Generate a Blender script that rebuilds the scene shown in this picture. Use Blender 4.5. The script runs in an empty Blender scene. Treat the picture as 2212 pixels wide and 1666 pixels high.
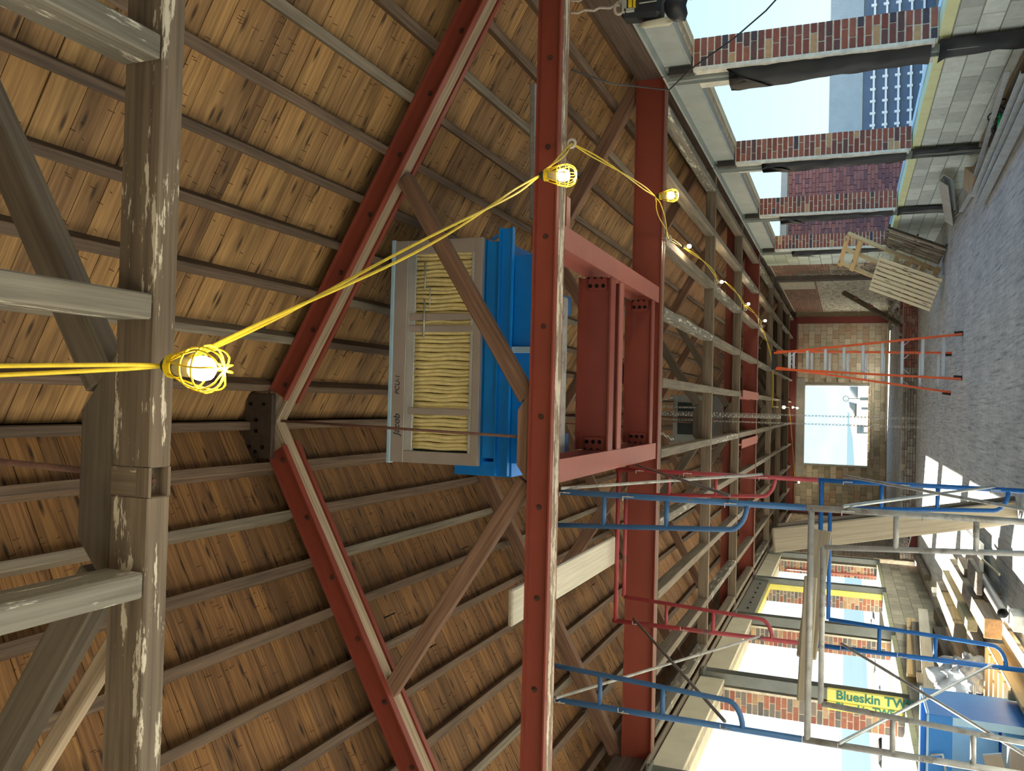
import bpy, bmesh, math, random
from mathutils import Vector, Matrix, noise
from math import sin, cos, pi, radians, tan, atan2, sqrt
R = random.Random(7)
SC = bpy.context.scene
COL = SC.collection
V = Vector

# ---------------------------------------------------------------- camera, world, sun, exposure
cam_d = bpy.data.cameras.new('camera')
cam = bpy.data.objects.new('camera', cam_d); COL.objects.link(cam); SC.camera = cam
th, ph, rh = radians(21.6), radians(1.2), radians(1.0)
Fw = V((sin(ph)*cos(th), cos(ph)*cos(th), sin(th)))
Rt = V((cos(ph), -sin(ph), 0)); Up = Rt.cross(Fw)
Rt2 = Rt*cos(rh) + Up*sin(rh); Up2 = Up*cos(rh) - Rt*sin(rh)
cx, cy, cz = -Up2, Rt2, -Fw            # the phone was held on its side: image right = world down
m = Matrix(((cx.x, cy.x, cz.x, 0), (cx.y, cy.y, cz.y, 0), (cx.z, cy.z, cz.z, 1.72), (0, 0, 0, 1)))
cam.matrix_world = m
cam_d.sensor_width = 36; cam_d.lens = 1830/2212*36; cam_d.clip_start = .05; cam_d.clip_end = 5000

SC.view_settings.view_transform = 'Standard'; SC.view_settings.look = 'None'
SC.view_settings.gamma = 1; SC.view_settings.use_curve_mapping = False
SC.view_settings.exposure = 1.42
SC.cycles.use_denoising = True
SC.cycles.max_bounces = 8; SC.cycles.diffuse_bounces = 5
SC.cycles.sample_clamp_indirect = 4

wd = bpy.data.worlds.new('sky'); SC.world = wd; wd.use_nodes = True
nt = wd.node_tree; nt.nodes.clear()
N = nt.nodes.new; LK = nt.links.new
tc = N('ShaderNodeTexCoord'); sep = N('ShaderNodeSeparateXYZ'); LK(tc.outputs['Generated'], sep.inputs[0])
mr = N('ShaderNodeMapRange'); mr.inputs['From Min'].default_value = -.02; mr.inputs['From Max'].default_value = .9
LK(sep.outputs['Z'], mr.inputs[0])
cr = N('ShaderNodeValToRGB'); LK(mr.outputs[0], cr.inputs[0])
e = cr.color_ramp.elements; e[0].position = 0; e[0].color = (.43, .60, .70, 1); e[1].position = 1; e[1].color = (.14, .36, .80, 1)
q = e.new(.35); q.color = (.25, .52, .74, 1)
ns = N('ShaderNodeTexNoise'); ns.inputs['Scale'].default_value = 3.1; ns.inputs['Detail'].default_value = 6
mpg = N('ShaderNodeMapping'); mpg.inputs['Scale'].default_value = (1, 1, 2.6); LK(tc.outputs['Generated'], mpg.inputs[0]); LK(mpg.outputs[0], ns.inputs['Vector'])
# broken cloud over the sea side, thin haze elsewhere
mx = N('ShaderNodeMath'); mx.operation = 'MULTIPLY_ADD'; LK(sep.outputs['X'], mx.inputs[0]); mx.inputs[1].default_value = -.38
LK(ns.outputs[0], mx.inputs[2])
r2 = N('ShaderNodeMapRange'); r2.inputs['From Min'].default_value = .52; r2.inputs['From Max'].default_value = .70; LK(mx.outputs[0], r2.inputs[0])
mix = N('ShaderNodeMixRGB'); LK(r2.outputs[0], mix.inputs[0]); LK(cr.outputs[0], mix.inputs[1]); mix.inputs[2].default_value = (.68, .74, .78, 1)
bg = N('ShaderNodeBackground'); LK(mix.outputs[0], bg.inputs[0]); bg.inputs[1].default_value = .82
wo = N('ShaderNodeOutputWorld'); LK(bg.outputs[0], wo.inputs[0])

sun_d = bpy.data.lights.new('sun', 'SUN'); sun_d.energy = 13; sun_d.angle = radians(.6); sun_d.color = (1, .93, .80)
sun = bpy.data.objects.new('sun', sun_d); COL.objects.link(sun)
sun.rotation_euler = V((.655, -.421, -.627)).to_track_quat('-Z', 'Y').to_euler()

# ---------------------------------------------------------------- materials
def newmat(name):
    M = bpy.data.materials.new(name); M.use_nodes = True; M.node_tree.nodes.clear()
    t = M.node_tree; b = t.nodes.new('ShaderNodeBsdfPrincipled'); o = t.nodes.new('ShaderNodeOutputMaterial')
    t.links.new(b.outputs[0], o.inputs[0]); return M, t, b
def ramp(t, fac, stops, interp='LINEAR'):
    c = t.nodes.new('ShaderNodeValToRGB'); c.color_ramp.interpolation = interp; el = c.color_ramp.elements
    el[0].position, el[0].color = stops[0][0], (*stops[0][1], 1); el[1].position, el[1].color = stops[-1][0], (*stops[-1][1], 1)
    for p, k in stops[1:-1]: z = el.new(p); z.color = (*k, 1)
    t.links.new(fac, c.inputs[0]); return c.outputs[0]
def coords(t, scale=(1, 1, 1), rnd=True, kind='Object'):
    a = t.nodes.new('ShaderNodeTexCoord'); mp = t.nodes.new('ShaderNodeMapping'); mp.inputs['Scale'].default_value = scale
    t.links.new(a.outputs[kind], mp.inputs[0])
    if rnd:
        oi = t.nodes.new('ShaderNodeObjectInfo'); mm = t.nodes.new('ShaderNodeMath'); mm.operation = 'MULTIPLY'; mm.inputs[1].default_value = 37.0
        t.links.new(oi.outputs['Random'], mm.inputs[0]); t.links.new(mm.outputs[0], mp.inputs['Location'])
    return mp.outputs[0]
def noi(t, vec, scale, detail=4, rough=.55, dist=0):
    n = t.nodes.new('ShaderNodeTexNoise'); n.inputs['Scale'].default_value = scale; n.inputs['Detail'].default_value = detail
    n.inputs['Roughness'].default_value = rough; n.inputs['Distortion'].default_value = dist; t.links.new(vec, n.inputs['Vector']); return n.outputs['Fac']
def mixc(t, fac, a, b, mode='MIX'):
    n = t.nodes.new('ShaderNodeMixRGB'); n.blend_type = mode
    for i, x in enumerate((fac, a, b)):
        if hasattr(x, 'is_linked') or hasattr(x, 'links'): t.links.new(x, n.inputs[i])
        elif i == 0: n.inputs[0].default_value = x
        else: n.inputs[i].default_value = (*x, 1)
    return n.outputs[0]
def bump(t, b, h, s=.3, d=.01):
    n = t.nodes.new('ShaderNodeBump'); n.inputs['Strength'].default_value = s; n.inputs['Distance'].default_value = d
    t.links.new(h, n.inputs['Height']); t.links.new(n.outputs[0], b.inputs['Normal'])
def rng(t, v, a, b2):
    n = t.nodes.new('ShaderNodeMapRange'); n.inputs['From Min'].default_value = a; n.inputs['From Max'].default_value = b2
    t.links.new(v, n.inputs[0]); return n.outputs[0]
def objrand(t):
    return t.nodes.new('ShaderNodeObjectInfo').outputs['Random']
def island(t):
    return t.nodes.new('ShaderNodeNewGeometry').outputs['Random Per Island']
MC = {}
def wood(name, light, dark, vary=.25, knots=True, flakes=None, stain=.5, rough=.75, per='obj', flk=(.56, .60), hues=None):
    M, t, b = newmat(name)
    v = coords(t, (.45, 16, 16)); f = noi(t, v, 3.0, 5, .6, .3)
    c = ramp(t, f, [(.3, dark), (.62, light)])
    v2 = coords(t, (.5, 2.6, 2.6)); st = noi(t, v2, 2.2, 3, .6)
    c = mixc(t, ramp(t, st, [(.45, (0, 0, 0)), (.75, (stain,)*3)]), c, tuple(x*.42 for x in dark))
    if knots:
        vo = t.nodes.new('ShaderNodeTexVoronoi'); vo.voronoi_dimensions = '2D'; vo.inputs['Scale'].default_value = 1.0; t.links.new(coords(t, (1.6, 6.5, 1)), vo.inputs['Vector'])
        c = mixc(t, ramp(t, vo.outputs['Distance'], [(.04, (1, 1, 1)), (.13, (0, 0, 0))]), c, tuple(x*.3 for x in dark))
    src = objrand(t) if per == 'obj' else island(t)
    if hues:
        c = mixc(t, .75, c, ramp(t, src, [(i/max(1, len(hues)-1), h) for i, h in enumerate(hues)]), 'MULTIPLY')
    else:
        c = mixc(t, 1.0, c, ramp(t, src, [(0, (1-vary,)*3), (1, (1+vary*.4,)*3)]), 'MULTIPLY')
    if flakes:
        ff = noi(t, coords(t, (1.2, 7, 7)), 2.4, 8, .72)
        c = mixc(t, ramp(t, ff, [(flk[0], (0, 0, 0)), (flk[1], (1, 1, 1))]), c, flakes)
    t.links.new(c, b.inputs['Base Color']); b.inputs['Roughness'].default_value = rough
    bump(t, b, f, .35, .004); MC[name] = M; return M
def plain(name, col, rough=.5, metal=0, var=.08, scale=6, bmp=.1, col2=None, thr=(.5, .62), emis=None, per=None, spec=None):
    M, t, b = newmat(name)
    v = coords(t); f = noi(t, v, scale, 5, .6)
    c = ramp(t, f, [(.25, tuple(x*(1-var) for x in col)), (.75, tuple(min(1, x*(1+var)) for x in col))])
    if col2: c = mixc(t, ramp(t, noi(t, v, scale*.6, 8, .7), [(thr[0], (0, 0, 0)), (thr[1], (1, 1, 1))]), c, col2)
    if per: c = mixc(t, 1.0, c, ramp(t, objrand(t) if per == 'obj' else island(t), [(0, (.75,)*3), (1, (1.15,)*3)]), 'MULTIPLY')
    t.links.new(c, b.inputs['Base Color']); b.inputs['Roughness'].default_value = rough; b.inputs['Metallic'].default_value = metal
    if spec is not None: b.inputs['Specular IOR Level'].default_value = spec
    if bmp: bump(t, b, f, bmp, .006)
    if emis: b.inputs['Emission Color'].default_value = (*emis[0], 1); b.inputs['Emission Strength'].default_value = emis[1]
    MC[name] = M; return M
def bricks(name, hues, rough=.85, per='obj', var=.2):
    M, t, b = newmat(name)
    n = len(hues); c = ramp(t, objrand(t) if per == 'obj' else island(t), [(i/n, h) for i, h in enumerate(hues)], 'CONSTANT')
    f = noi(t, coords(t), 22, 6, .65)
    c = mixc(t, 1.0, c, ramp(t, f, [(.25, (1-var,)*3), (.75, (1+var,)*3)]), 'MULTIPLY')
    t.links.new(c, b.inputs['Base Color']); b.inputs['Roughness'].default_value = rough; bump(t, b, f, .4, .006); MC[name] = M; return M

# roof and timbers
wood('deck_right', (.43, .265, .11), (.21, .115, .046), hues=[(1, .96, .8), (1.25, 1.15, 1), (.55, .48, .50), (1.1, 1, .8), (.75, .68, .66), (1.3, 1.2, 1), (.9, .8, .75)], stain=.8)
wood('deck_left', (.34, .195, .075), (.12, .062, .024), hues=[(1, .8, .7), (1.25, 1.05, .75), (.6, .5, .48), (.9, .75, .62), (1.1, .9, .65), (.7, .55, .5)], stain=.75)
wood('deck_far', (.42, .25, .12), (.24, .125, .055), per='isl', hues=[(1, .9, .85), (1.1, 1, .9), (.7, .62, .6), (1, .9, .78)], knots=False)
wood('purlin', (.21, .14, .09), (.095, .062, .04), vary=.3, knots=False, stain=.4)
wood('joist_old', (.30, .25, .18), (.15, .12, .085), vary=.2, knots=False, stain=.35)
wood('joist_white', (.27, .25, .20), (.14, .12, .092), vary=.2, knots=False, flakes=(.72, .68, .56), flk=(.55, .62), stain=.4)
wood('tie_wood', (.20, .15, .10), (.10, .072, .048), vary=.1, knots=False, flakes=(.62, .55, .42), flk=(.565, .585), stain=.25)
wood('tie_pale', (.36, .27, .19), (.18, .13, .09), vary=.1, knots=False, flakes=(.72, .64, .50), flk=(.50, .53), stain=.25)
wood('tie_far', (.27, .21, .145), (.145, .11, .075), vary=.12, knots=False, stain=.3)
wood('brace', (.30, .17, .105), (.15, .08, .05), vary=.15, knots=False, stain=.35)
wood('brace_grey', (.20, .16, .115), (.11, .088, .062), vary=.15, knots=False, stain=.35)
wood('chord_wood', (.52, .40, .27), (.27, .195, .125), vary=.15, knots=False, stain=.3)
wood('scrap_grey', (.36, .30, .22), (.19, .155, .11), vary=.45, stain=.35)
wood('scrap_dark', (.14, .115, .085), (.06, .05, .036), vary=.3, stain=.3)
wood('new_pine', (.80, .60, .32), (.62, .42, .19), vary=.12, stain=.12)
wood('pale_pine', (.85, .78, .56), (.66, .57, .36), vary=.12, stain=.15)
wood('plank', (.42, .35, .24), (.29, .235, .155), vary=.12, stain=.2)
wood('white_plank', (.80, .75, .60), (.64, .58, .44), vary=.05, knots=False, stain=.1)
wood('yellow_wood', (.48, .43, .24), (.36, .31, .17), vary=.05, knots=False, stain=.1)
wood('frieze', (.16, .11, .08), (.07, .05, .035), knots=False)
plain('red_steel', (.25, .050, .030), .48, var=.10, scale=3, bmp=.03)
plain('red_steel_pink', (.38, .12, .09), .55, var=.08, scale=5, bmp=.03)
plain('dark_red', (.20, .035, .03), .5)
plain('rust_bolt', (.10, .045, .03), .7, .3, var=.4, scale=60)
plain('black_bolt', (.015, .013, .012), .35, .6)
plain('iron_plate', (.055, .036, .026), .7, .2, var=.3, scale=20)
plain('rod_rust', (.17, .08, .055), .8, var=.3, scale=30)
plain('galv', (.52, .55, .54), .42, .55, var=.2, scale=9)
plain('galv_dull', (.46, .45, .41), .55, .35, var=.25, scale=12, col2=(.30, .28, .24), thr=(.55, .62))
plain('sheet', (.50, .45, .41), .4, .3, var=.12, scale=3)
plain('sheet_white', (.62, .66, .66), .35, .4, var=.15, scale=4)
plain('blue_paint', (.0, .25, .78), .42, var=.1, scale=4, bmp=.02)
plain('blue_film', (.45, .68, .85), .3, var=.1)
plain('scaf_blue', (.04, .13, .29), .5, var=.15, scale=8, col2=(.20, .12, .08), thr=(.60, .66))
plain('scaf_blue_bright', (.01, .13, .42), .45, var=.15, scale=8, col2=(.14, .12, .12), thr=(.60, .68))
plain('scaf_red', (.38, .05, .06), .5, var=.2, scale=8, col2=(.15, .07, .06), thr=(.55, .63))
plain('yellow', (.85, .60, .015), .45, var=.05)
plain('cord', (.80, .58, .03), .55, var=.15, scale=30)
plain('plug', (.03, .05, .045), .5)
plain('filter', (.86, .74, .36), .9, var=.15, scale=14, bmp=.5)
plain('foam', (.82, .88, .50), .8, var=.08, scale=7)
plain('foam_dirty', (.50, .52, .32), .85, var=.2, scale=7)
plain('membrane', (.50, .68, .80), .4, var=.15, scale=3)
plain('tarp', (.008, .011, .014), .5, var=.4, scale=9, bmp=.6)
plain('mortar', (.78, .76, .66), .9, var=.25, scale=14, bmp=.6)
plain('mortar_warm', (.80, .72, .56), .9, var=.25, scale=14, bmp=.6)
plain('cmu', (.68, .76, .72), .9, var=.12, scale=9, bmp=.4, col2=(.44, .50, .46), thr=(.60, .74), per='obj')
plain('cmu_mortar', (.30, .33, .30), .95, var=.2, scale=14)
plain('cmu_tan', (.52, .48, .36), .92, var=.2, scale=6, bmp=.4, per='obj')
plain('cmu_joint', (.42, .36, .26), .95, var=.2, scale=10)
plain('tile', (.62, .72, .58), .30, var=.06, scale=4, bmp=.05, per='obj')
plain('tile_joint', (.24, .26, .2), .8)
plain('steel_plate', (.38, .43, .42), .5, .2, var=.15, scale=3, col2=(.36, .29, .20), thr=(.60, .72))
plain('grey_column', (.20, .21, .19), .5, .2, var=.15, scale=5)
plain('cream', (.66, .63, .48), .8, var=.12, scale=2.5, bmp=.15, col2=(.46, .42, .32), thr=(.62, .75))
plain('rough_wood', (.40, .35, .26), .9, var=.35, scale=9, bmp=.8)
plain('dark_steel', (.05, .045, .04), .6)
plain('white_sill', (.80, .78, .68), .85, var=.1, scale=8)
plain('conc', (.40, .41, .38), .9, var=.2, scale=4, bmp=.3)
plain('dark_wall', (.13, .11, .095), .9, var=.4, scale=3, bmp=.6)
plain('coping', (.55, .50, .44), .9)
plain('sheathing', (.40, .47, .50), .8, var=.10, scale=2)
plain('sheath_print', (.56, .63, .66), .8, bmp=0)
plain('slate_blue', (.10, .145, .21), .7, var=.15, scale=2)
plain('white_metal', (.85, .87, .87), .4, .1)
plain('yellow_wrap', (.80, .72, .16), .35, var=.1, scale=3, bmp=.2)
plain('green_ink', (.03, .20, .14), .6, bmp=0)
plain('ink', (.03, .03, .035), .7, bmp=0)
plain('ladder_orange', (.88, .15, .045), .45, var=.08)
plain('alu', (.62, .70, .76), .4, .25, var=.1)
plain('black_rubber', (.02, .02, .022), .6)
plain('grey_unit', (.30, .34, .34), .5, .2, var=.08)
plain('unit_dark', (.035, .05, .055), .4, .2)
plain('chain', (.55, .55, .52), .35, .8)
plain('bag', (.50, .54, .56), .25, var=.1, scale=9, bmp=.4)
plain('bin_blue', (.03, .22, .60), .4, var=.1)
plain('teal_lining', (.42, .62, .62), .5, var=.15, scale=2)
wood('orange_end', (.70, .42, .20), (.55, .30, .13), knots=False)
plain('cardboard', (.52, .40, .26), .85, var=.1)
plain('white_board', (.80, .78, .70), .8, var=.06)
plain('grate', (.52, .54, .55), .4, .5)
plain('rubble', (.33, .30, .25), .95, var=.4, scale=8, bmp=.8, per='obj')
plain('rubble_white', (.62, .61, .55), .95, var=.3, scale=8, bmp=.8, per='obj')
plain('tool_black', (.02, .024, .03), .45, var=.3)
plain('tool_grey', (.42, .44, .40), .5)
plain('rope', (.62, .54, .46), .95, var=.25, scale=40, bmp=.8)
plain('green_rope', (.02, .60, .22), .6)
plain('cable', (.03, .03, .035), .5)
plain('cable_grey', (.16, .14, .13), .5)
plain('pvc', (.32, .32, .31), .4, var=.1)
plain('sand', (.155, .145, .115), .95, var=.15, scale=.15, bmp=.2, col2=(.06, .057, .042), thr=(.56, .60))
plain('terrace', (.15, .14, .11), .9)
plain('sea', (.045, .085, .105), .8, var=.12, scale=.08, bmp=.3, spec=.1)
plain('silhouette', (.22, .25, .24), .8)
plain('glove_pink', (.60, .33, .28), .8)
plain('bulb', (1, 1, 1), .3, bmp=0, emis=((1, .90, .70), 7))
plain('bulb_base', (.62, .60, .46), .4)
plain('porcelain', (.62, .60, .54), .4)
plain('green_tape', (.02, .35, .14), .6)
plain('yellow_paint', (.70, .60, .10), .8)
BR = [(.30, .085, .055), (.34, .11, .07), (.24, .07, .05), (.14, .07, .065), (.33, .10, .065), (.27, .08, .055), (.55, .34, .17), (.20, .075, .06), (.28, .10, .08), (.31, .09, .06), (.08, .065, .08), (.36, .13, .08), (.25, .085, .06)]
BL = [(.42, .16, .10), (.24, .20, .17), (.50, .30, .16), (.34, .12, .08), (.20, .18, .16), (.46, .18, .11), (.16, .14, .13), (.56, .38, .22), (.38, .15, .10), (.28, .22, .18)]
bricks('brick_r', BR); bricks('brick_l', BL)
bricks('brick_ext', [(.36, .13, .115), (.42, .16, .135), (.28, .11, .11), (.38, .15, .14), (.22, .10, .11)], per='isl')
bricks('brick_far', [(.40, .36, .27), (.46, .42, .33), (.34, .29, .21), (.42, .30, .20)], per='isl')
bricks('brick_painted', [(.80, .77, .64), (.72, .70, .57), (.84, .81, .68), (.56, .53, .43)], per='isl')
bricks('brick_brown', [(.36, .20, .15), (.42, .25, .18), (.30, .17, .12)], per='isl')
bricks('riser_brick', [(.30, .27, .22), (.22, .20, .17), (.36, .32, .26), (.26, .20, .16)])
bricks('riser_red', [(.30, .12, .09), (.24, .10, .08), (.34, .15, .11)])
bricks('farblock', [(.62, .50, .36), (.54, .47, .36), (.70, .62, .48), (.52, .38, .26), (.62, .56, .44)])
# floor: weathered grey decking felt with streaks running across the hall
M, t, b = newmat('floor')
v = coords(t, (.7, 14, 1), rnd=False); f1 = noi(t, v, 2.2, 8, .7, .3)
v2 = coords(t, (1, 1, 1), rnd=False); f2 = noi(t, v2, .7, 6, .65); f3 = noi(t, v2, 9, 6, .7)
c = ramp(t, f1, [(.30, (.16, .175, .18)), (.46, (.46, .48, .475)), (.70, (.66, .66, .63))])
c = mixc(t, .75, c, ramp(t, f2, [(.3, (.85, .88, .92)), (.7, (1.4, 1.4, 1.36))]), 'MULTIPLY')
c = mixc(t, .35, c, ramp(t, f3, [(.3, (.5, .5, .5)), (.55, (1.15, 1.15, 1.15))]), 'MULTIPLY')
t.links.new(c, b.inputs['Base Color']); b.inputs['Roughness'].default_value = .8; bump(t, b, f1, .6, .012); MC['floor'] = M

# ---------------------------------------------------------------- builders
W = {}
I4 = Matrix.Identity(4)
def reg(o, parent, Mw, label=None, cat=None, group=None, kind=None):
    COL.objects.link(o)
    if parent is not None:
        o.parent = parent; o.matrix_basis = W[parent.name].inverted() @ Mw
    else: o.matrix_basis = Mw
    W[o.name] = Mw.copy()
    if label: o['label'] = label
    if cat: o['category'] = cat
    if group: o['group'] = group
    if kind: o['kind'] = kind
    return o
def root(name, loc, label=None, cat=None, group=None, kind=None):
    o = bpy.data.objects.new(name, None); o.empty_display_size = .1
    return reg(o, None, Matrix.Translation(V(loc)), label, cat, group, kind)
MESH = {}
def boxmesh(L, w, h, mat, bev):
    k = (round(L, 3), round(w, 3), round(h, 3), mat, bev)
    if k in MESH: return MESH[k]
    bm = bmesh.new(); bmesh.ops.create_cube(bm, size=1)
    bmesh.ops.scale(bm, vec=V((L, w, h)), verts=bm.verts)
    if bev: bmesh.ops.bevel(bm, geom=bm.edges[:], offset=min(bev, .3*min(L, w, h)), segments=1, affect='EDGES')
    me = bpy.data.meshes.new('m'); bm.to_mesh(me); bm.free(); me.materials.append(MC[mat]); MESH[k] = me; return me
def frame(a, b, up=V((0, 0, 1))):
    a, b = V(a), V(b); x = (b-a).normalized(); up = V(up)
    if abs(x.dot(up)) > .98: up = V((0, 1, 0)) if abs(x.y) < .9 else V((1, 0, 0))
    z = (up - x*up.dot(x)).normalized(); y = z.cross(x)
    return Matrix(((x.x, y.x, z.x, 0), (x.y, y.y, z.y, 0), (x.z, y.z, z.z, 0), (0, 0, 0, 1)))
def beam(name, a, b, w, h, mat, parent=None, up=(0, 0, 1), bev=.006, label=None, cat=None, group=None, kind=None):
    a, b = V(a), V(b); me = boxmesh((b-a).length, w, h, mat, bev)
    o = bpy.data.objects.new(name, me)
    return reg(o, parent, Matrix.Translation((a+b)/2) @ frame(a, b, up), label, cat, group, kind)
def box(name, x0, x1, y0, y1, z0, z1, mat, parent=None, bev=.004, **k):
    c = V(((x0+x1)/2, (y0+y1)/2, (z0+z1)/2)); d = (abs(x1-x0), abs(y1-y0), abs(z1-z0)); ax = d.index(max(d))
    if ax == 0: return beam(name, (x0, c.y, c.z), (x1, c.y, c.z), d[1], d[2], mat, parent, bev=bev, **k)
    if ax == 1: return beam(name, (c.x, y0, c.z), (c.x, y1, c.z), d[0], d[2], mat, parent, bev=bev, **k)
    return beam(name, (c.x, c.y, z0), (c.x, c.y, z1), d[0], d[1], mat, parent, up=(0, 1, 0), bev=bev, **k)
class MB:
    def __init__(s): s.v = []; s.f = []
    def add(s, vs, fs):
        n = len(s.v); s.v += [tuple(p) for p in vs]; s.f += [tuple(i+n for i in f) for f in fs]; return s
    def box(s, x0, x1, y0, y1, z0, z1, M=None):
        vs = [V((x, y, z)) for x in (x0, x1) for y in (y0, y1) for z in (z0, z1)]
        if M: vs = [M @ p for p in vs]
        return s.add(vs, [(0, 1, 3, 2), (4, 6, 7, 5), (0, 4, 5, 1), (2, 3, 7, 6), (0, 2, 6, 4), (1, 5, 7, 3)])
    def bar(s, a, b, w, h, up=(0, 0, 1)):
        a, b = V(a), V(b); L = (b-a).length
        return s.box(-L/2, L/2, -w/2, w/2, -h/2, h/2, Matrix.Translation((a+b)/2) @ frame(a, b, up))
    def prism(s, prof, a, b, up=(0, 0, 1)):
        a, b = V(a), V(b); Fm = frame(a, b, up); n = len(prof)
        vs = [a + (Fm @ V((0, p[0], p[1]))) for p in prof] + [b + (Fm @ V((0, p[0], p[1]))) for p in prof]
        return s.add(vs, [tuple(range(n))[::-1], tuple(range(n, 2*n))] + [(i, (i+1) % n, n+(i+1) % n, n+i) for i in range(n)])
    def tube(s, pts, r, seg=8, cap=True):
        pts = [V(p) for p in pts]; n = len(pts); rr = r if isinstance(r, (list, tuple)) else [r]*n
        T = [(pts[min(i+1, n-1)]-pts[max(i-1, 0)]).normalized() for i in range(n)]
        u = T[0].orthogonal().normalized(); base = len(s.v)
        for i in range(n):
            u = (u - T[i]*u.dot(T[i])).normalized(); w = T[i].cross(u)
            for k in range(seg):
                a = 2*pi*k/seg; s.v.append(tuple(pts[i] + (u*cos(a)+w*sin(a))*rr[i]))
        for i in range(n-1):
            for k in range(seg):
                a = base+i*seg+k; b_ = base+i*seg+(k+1) % seg; s.f.append((a, b_, b_+seg, a+seg))
        if cap: s.f.append(tuple(base+k for k in range(seg))[::-1]); s.f.append(tuple(base+(n-1)*seg+k for k in range(seg)))
        return s
    def lathe(s, prof, M, seg=16):       # prof: (radius, x) along local X
        base = len(s.v); n = len(prof)
        for r, x in prof:
            for k in range(seg):
                a = 2*pi*k/seg; s.v.append(tuple(M @ V((x, r*cos(a), r*sin(a)))))
        for i in range(n-1):
            for k in range(seg):
                a = base+i*seg+k; b_ = base+i*seg+(k+1) % seg; s.f.append((a, b_, b_+seg, a+seg))
        s.f.append(tuple(base+k for k in range(seg))[::-1]); s.f.append(tuple(base+(n-1)*seg+k for k in range(seg)))
        return s
    def ico(s, c, r, sc=(1, 1, 1), sub=1, jit=0, M=None):
        bm = bmesh.new(); bmesh.ops.create_icosphere(bm, subdivisions=sub, radius=1)
        vs = []
        for v in bm.verts:
            k = 1 + (noise.noise(v.co*2.3 + V(c)*3.1)*jit if jit else 0)
            p = V((v.co.x*sc[0], v.co.y*sc[1], v.co.z*sc[2]))*r*k
            vs.append(V(c) + (M @ p if M else p))
        fs = [tuple(v.index for v in f.verts) for f in bm.faces]; bm.free(); return s.add(vs, fs)
    def build(s, name, mat, parent=None, smooth=False, org=None, **k):
        if org is None:
            xs = [[p[i] for p in s.v] for i in range(3)]; org = V([(min(x)+max(x))/2 for x in xs]); org.z = min(xs[2])
        org = V(org); me = bpy.data.meshes.new('m'); me.from_pydata([V(p)-org for p in s.v], [], s.f)
        if smooth: me.polygons.foreach_set('use_smooth', [True]*len(me.polygons))
        me.materials.append(MC[mat]); me.update()
        return reg(bpy.data.objects.new(name, me), parent, Matrix.Translation(org), **k)
def clone(o, parent, Mw, **k):
    c = o.copy()
    for key in ('label', 'category', 'group'):
        if key in c and key in k: del c[key]
    return reg(c, parent, Mw, **k)
def clone_tree(o, Mw, parent=None, **k):
    c = clone(o, parent, Mw, **k)
    for ch in list(o.children): clone_tree(ch, Mw @ (W[o.name].inverted() @ W[ch.name]), c)
    return c
def text(name, s, size, M, mat, parent, ext=.0015, font_shear=0, bold=0):
    cu = bpy.data.curves.new('t', 'FONT'); cu.body = s; cu.size = size; cu.extrude = ext; cu.shear = font_shear; cu.offset = bold
    o = bpy.data.objects.new('t', cu); COL.objects.link(o); dg = bpy.context.evaluated_depsgraph_get(); dg.update()
    me = bpy.data.meshes.new_from_object(o.evaluated_get(dg)); bpy.data.objects.remove(o)
    me.materials.clear(); me.materials.append(MC[mat])
    return reg(bpy.data.objects.new(name, me), parent, M)
def axes(x, y, loc):     # matrix with local X along x and local Y along y
    x = V(x).normalized(); y = V(y); y = (y - x*y.dot(x)).normalized(); z = x.cross(y)
    return Matrix(((x.x, y.x, z.x, loc[0]), (x.y, y.y, z.y, loc[1]), (x.z, y.z, z.z, loc[2]), (0, 0, 0, 1)))
ORD = ['first', 'second', 'third', 'fourth', 'fifth', 'sixth', 'seventh', 'eighth', 'ninth', 'tenth', 'eleventh', 'twelfth', 'thirteenth']

# ---------------------------------------------------------------- geometry constants
XR, XL = 3.70, -3.93; XRG = -.215; K = .556
def ztop(x): return 6.29 - K*abs(x-XRG)
TY = [1.985, 5.73, 9.415, 13.40, 17.02, 20.45, 24.55, 28.2, 31.8]     # near face of each tie beam
TNAME = ['nearest truss', 'second truss', 'third truss', 'fourth truss', 'fifth truss', 'sixth truss', 'seventh truss', 'eighth truss', 'farthest truss']
YEND = 34.2; Y0 = -3.2

# ---------------------------------------------------------------- the shell
fl = box('floor', -4.5, 4.3, Y0, 25.0, -.25, 0, 'floor', kind='structure', bev=0)
fl2 = box('floor', -4.3, 4.3, 25.06, YEND+.3, -.25, .35, 'floor', kind='structure', bev=0)
# brick riser at the change of level
ri = root('trim_1', (0, 25, 0), kind='structure')
box('core', -3.93, 3.9, 25.03, 25.07, 0, .34, 'cmu_joint', ri, bev=0)
for r_ in range(5):
    x = -3.9 + (0 if r_ % 2 else -.1); z0 = .012+r_*.068
    while x < 3.75:
        wv = .2*R.choice([1, 1, 1, .5]); red = x > 1.1
        x0 = max(x, -3.92)
        if not (R.random() < .07): box('brick', x0+.004, x+wv-.008, 24.96-R.random()*.03, 25.05, z0, z0+.058, 'riser_red' if red else 'riser_brick', ri, bev=0)
        x += wv

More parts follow.
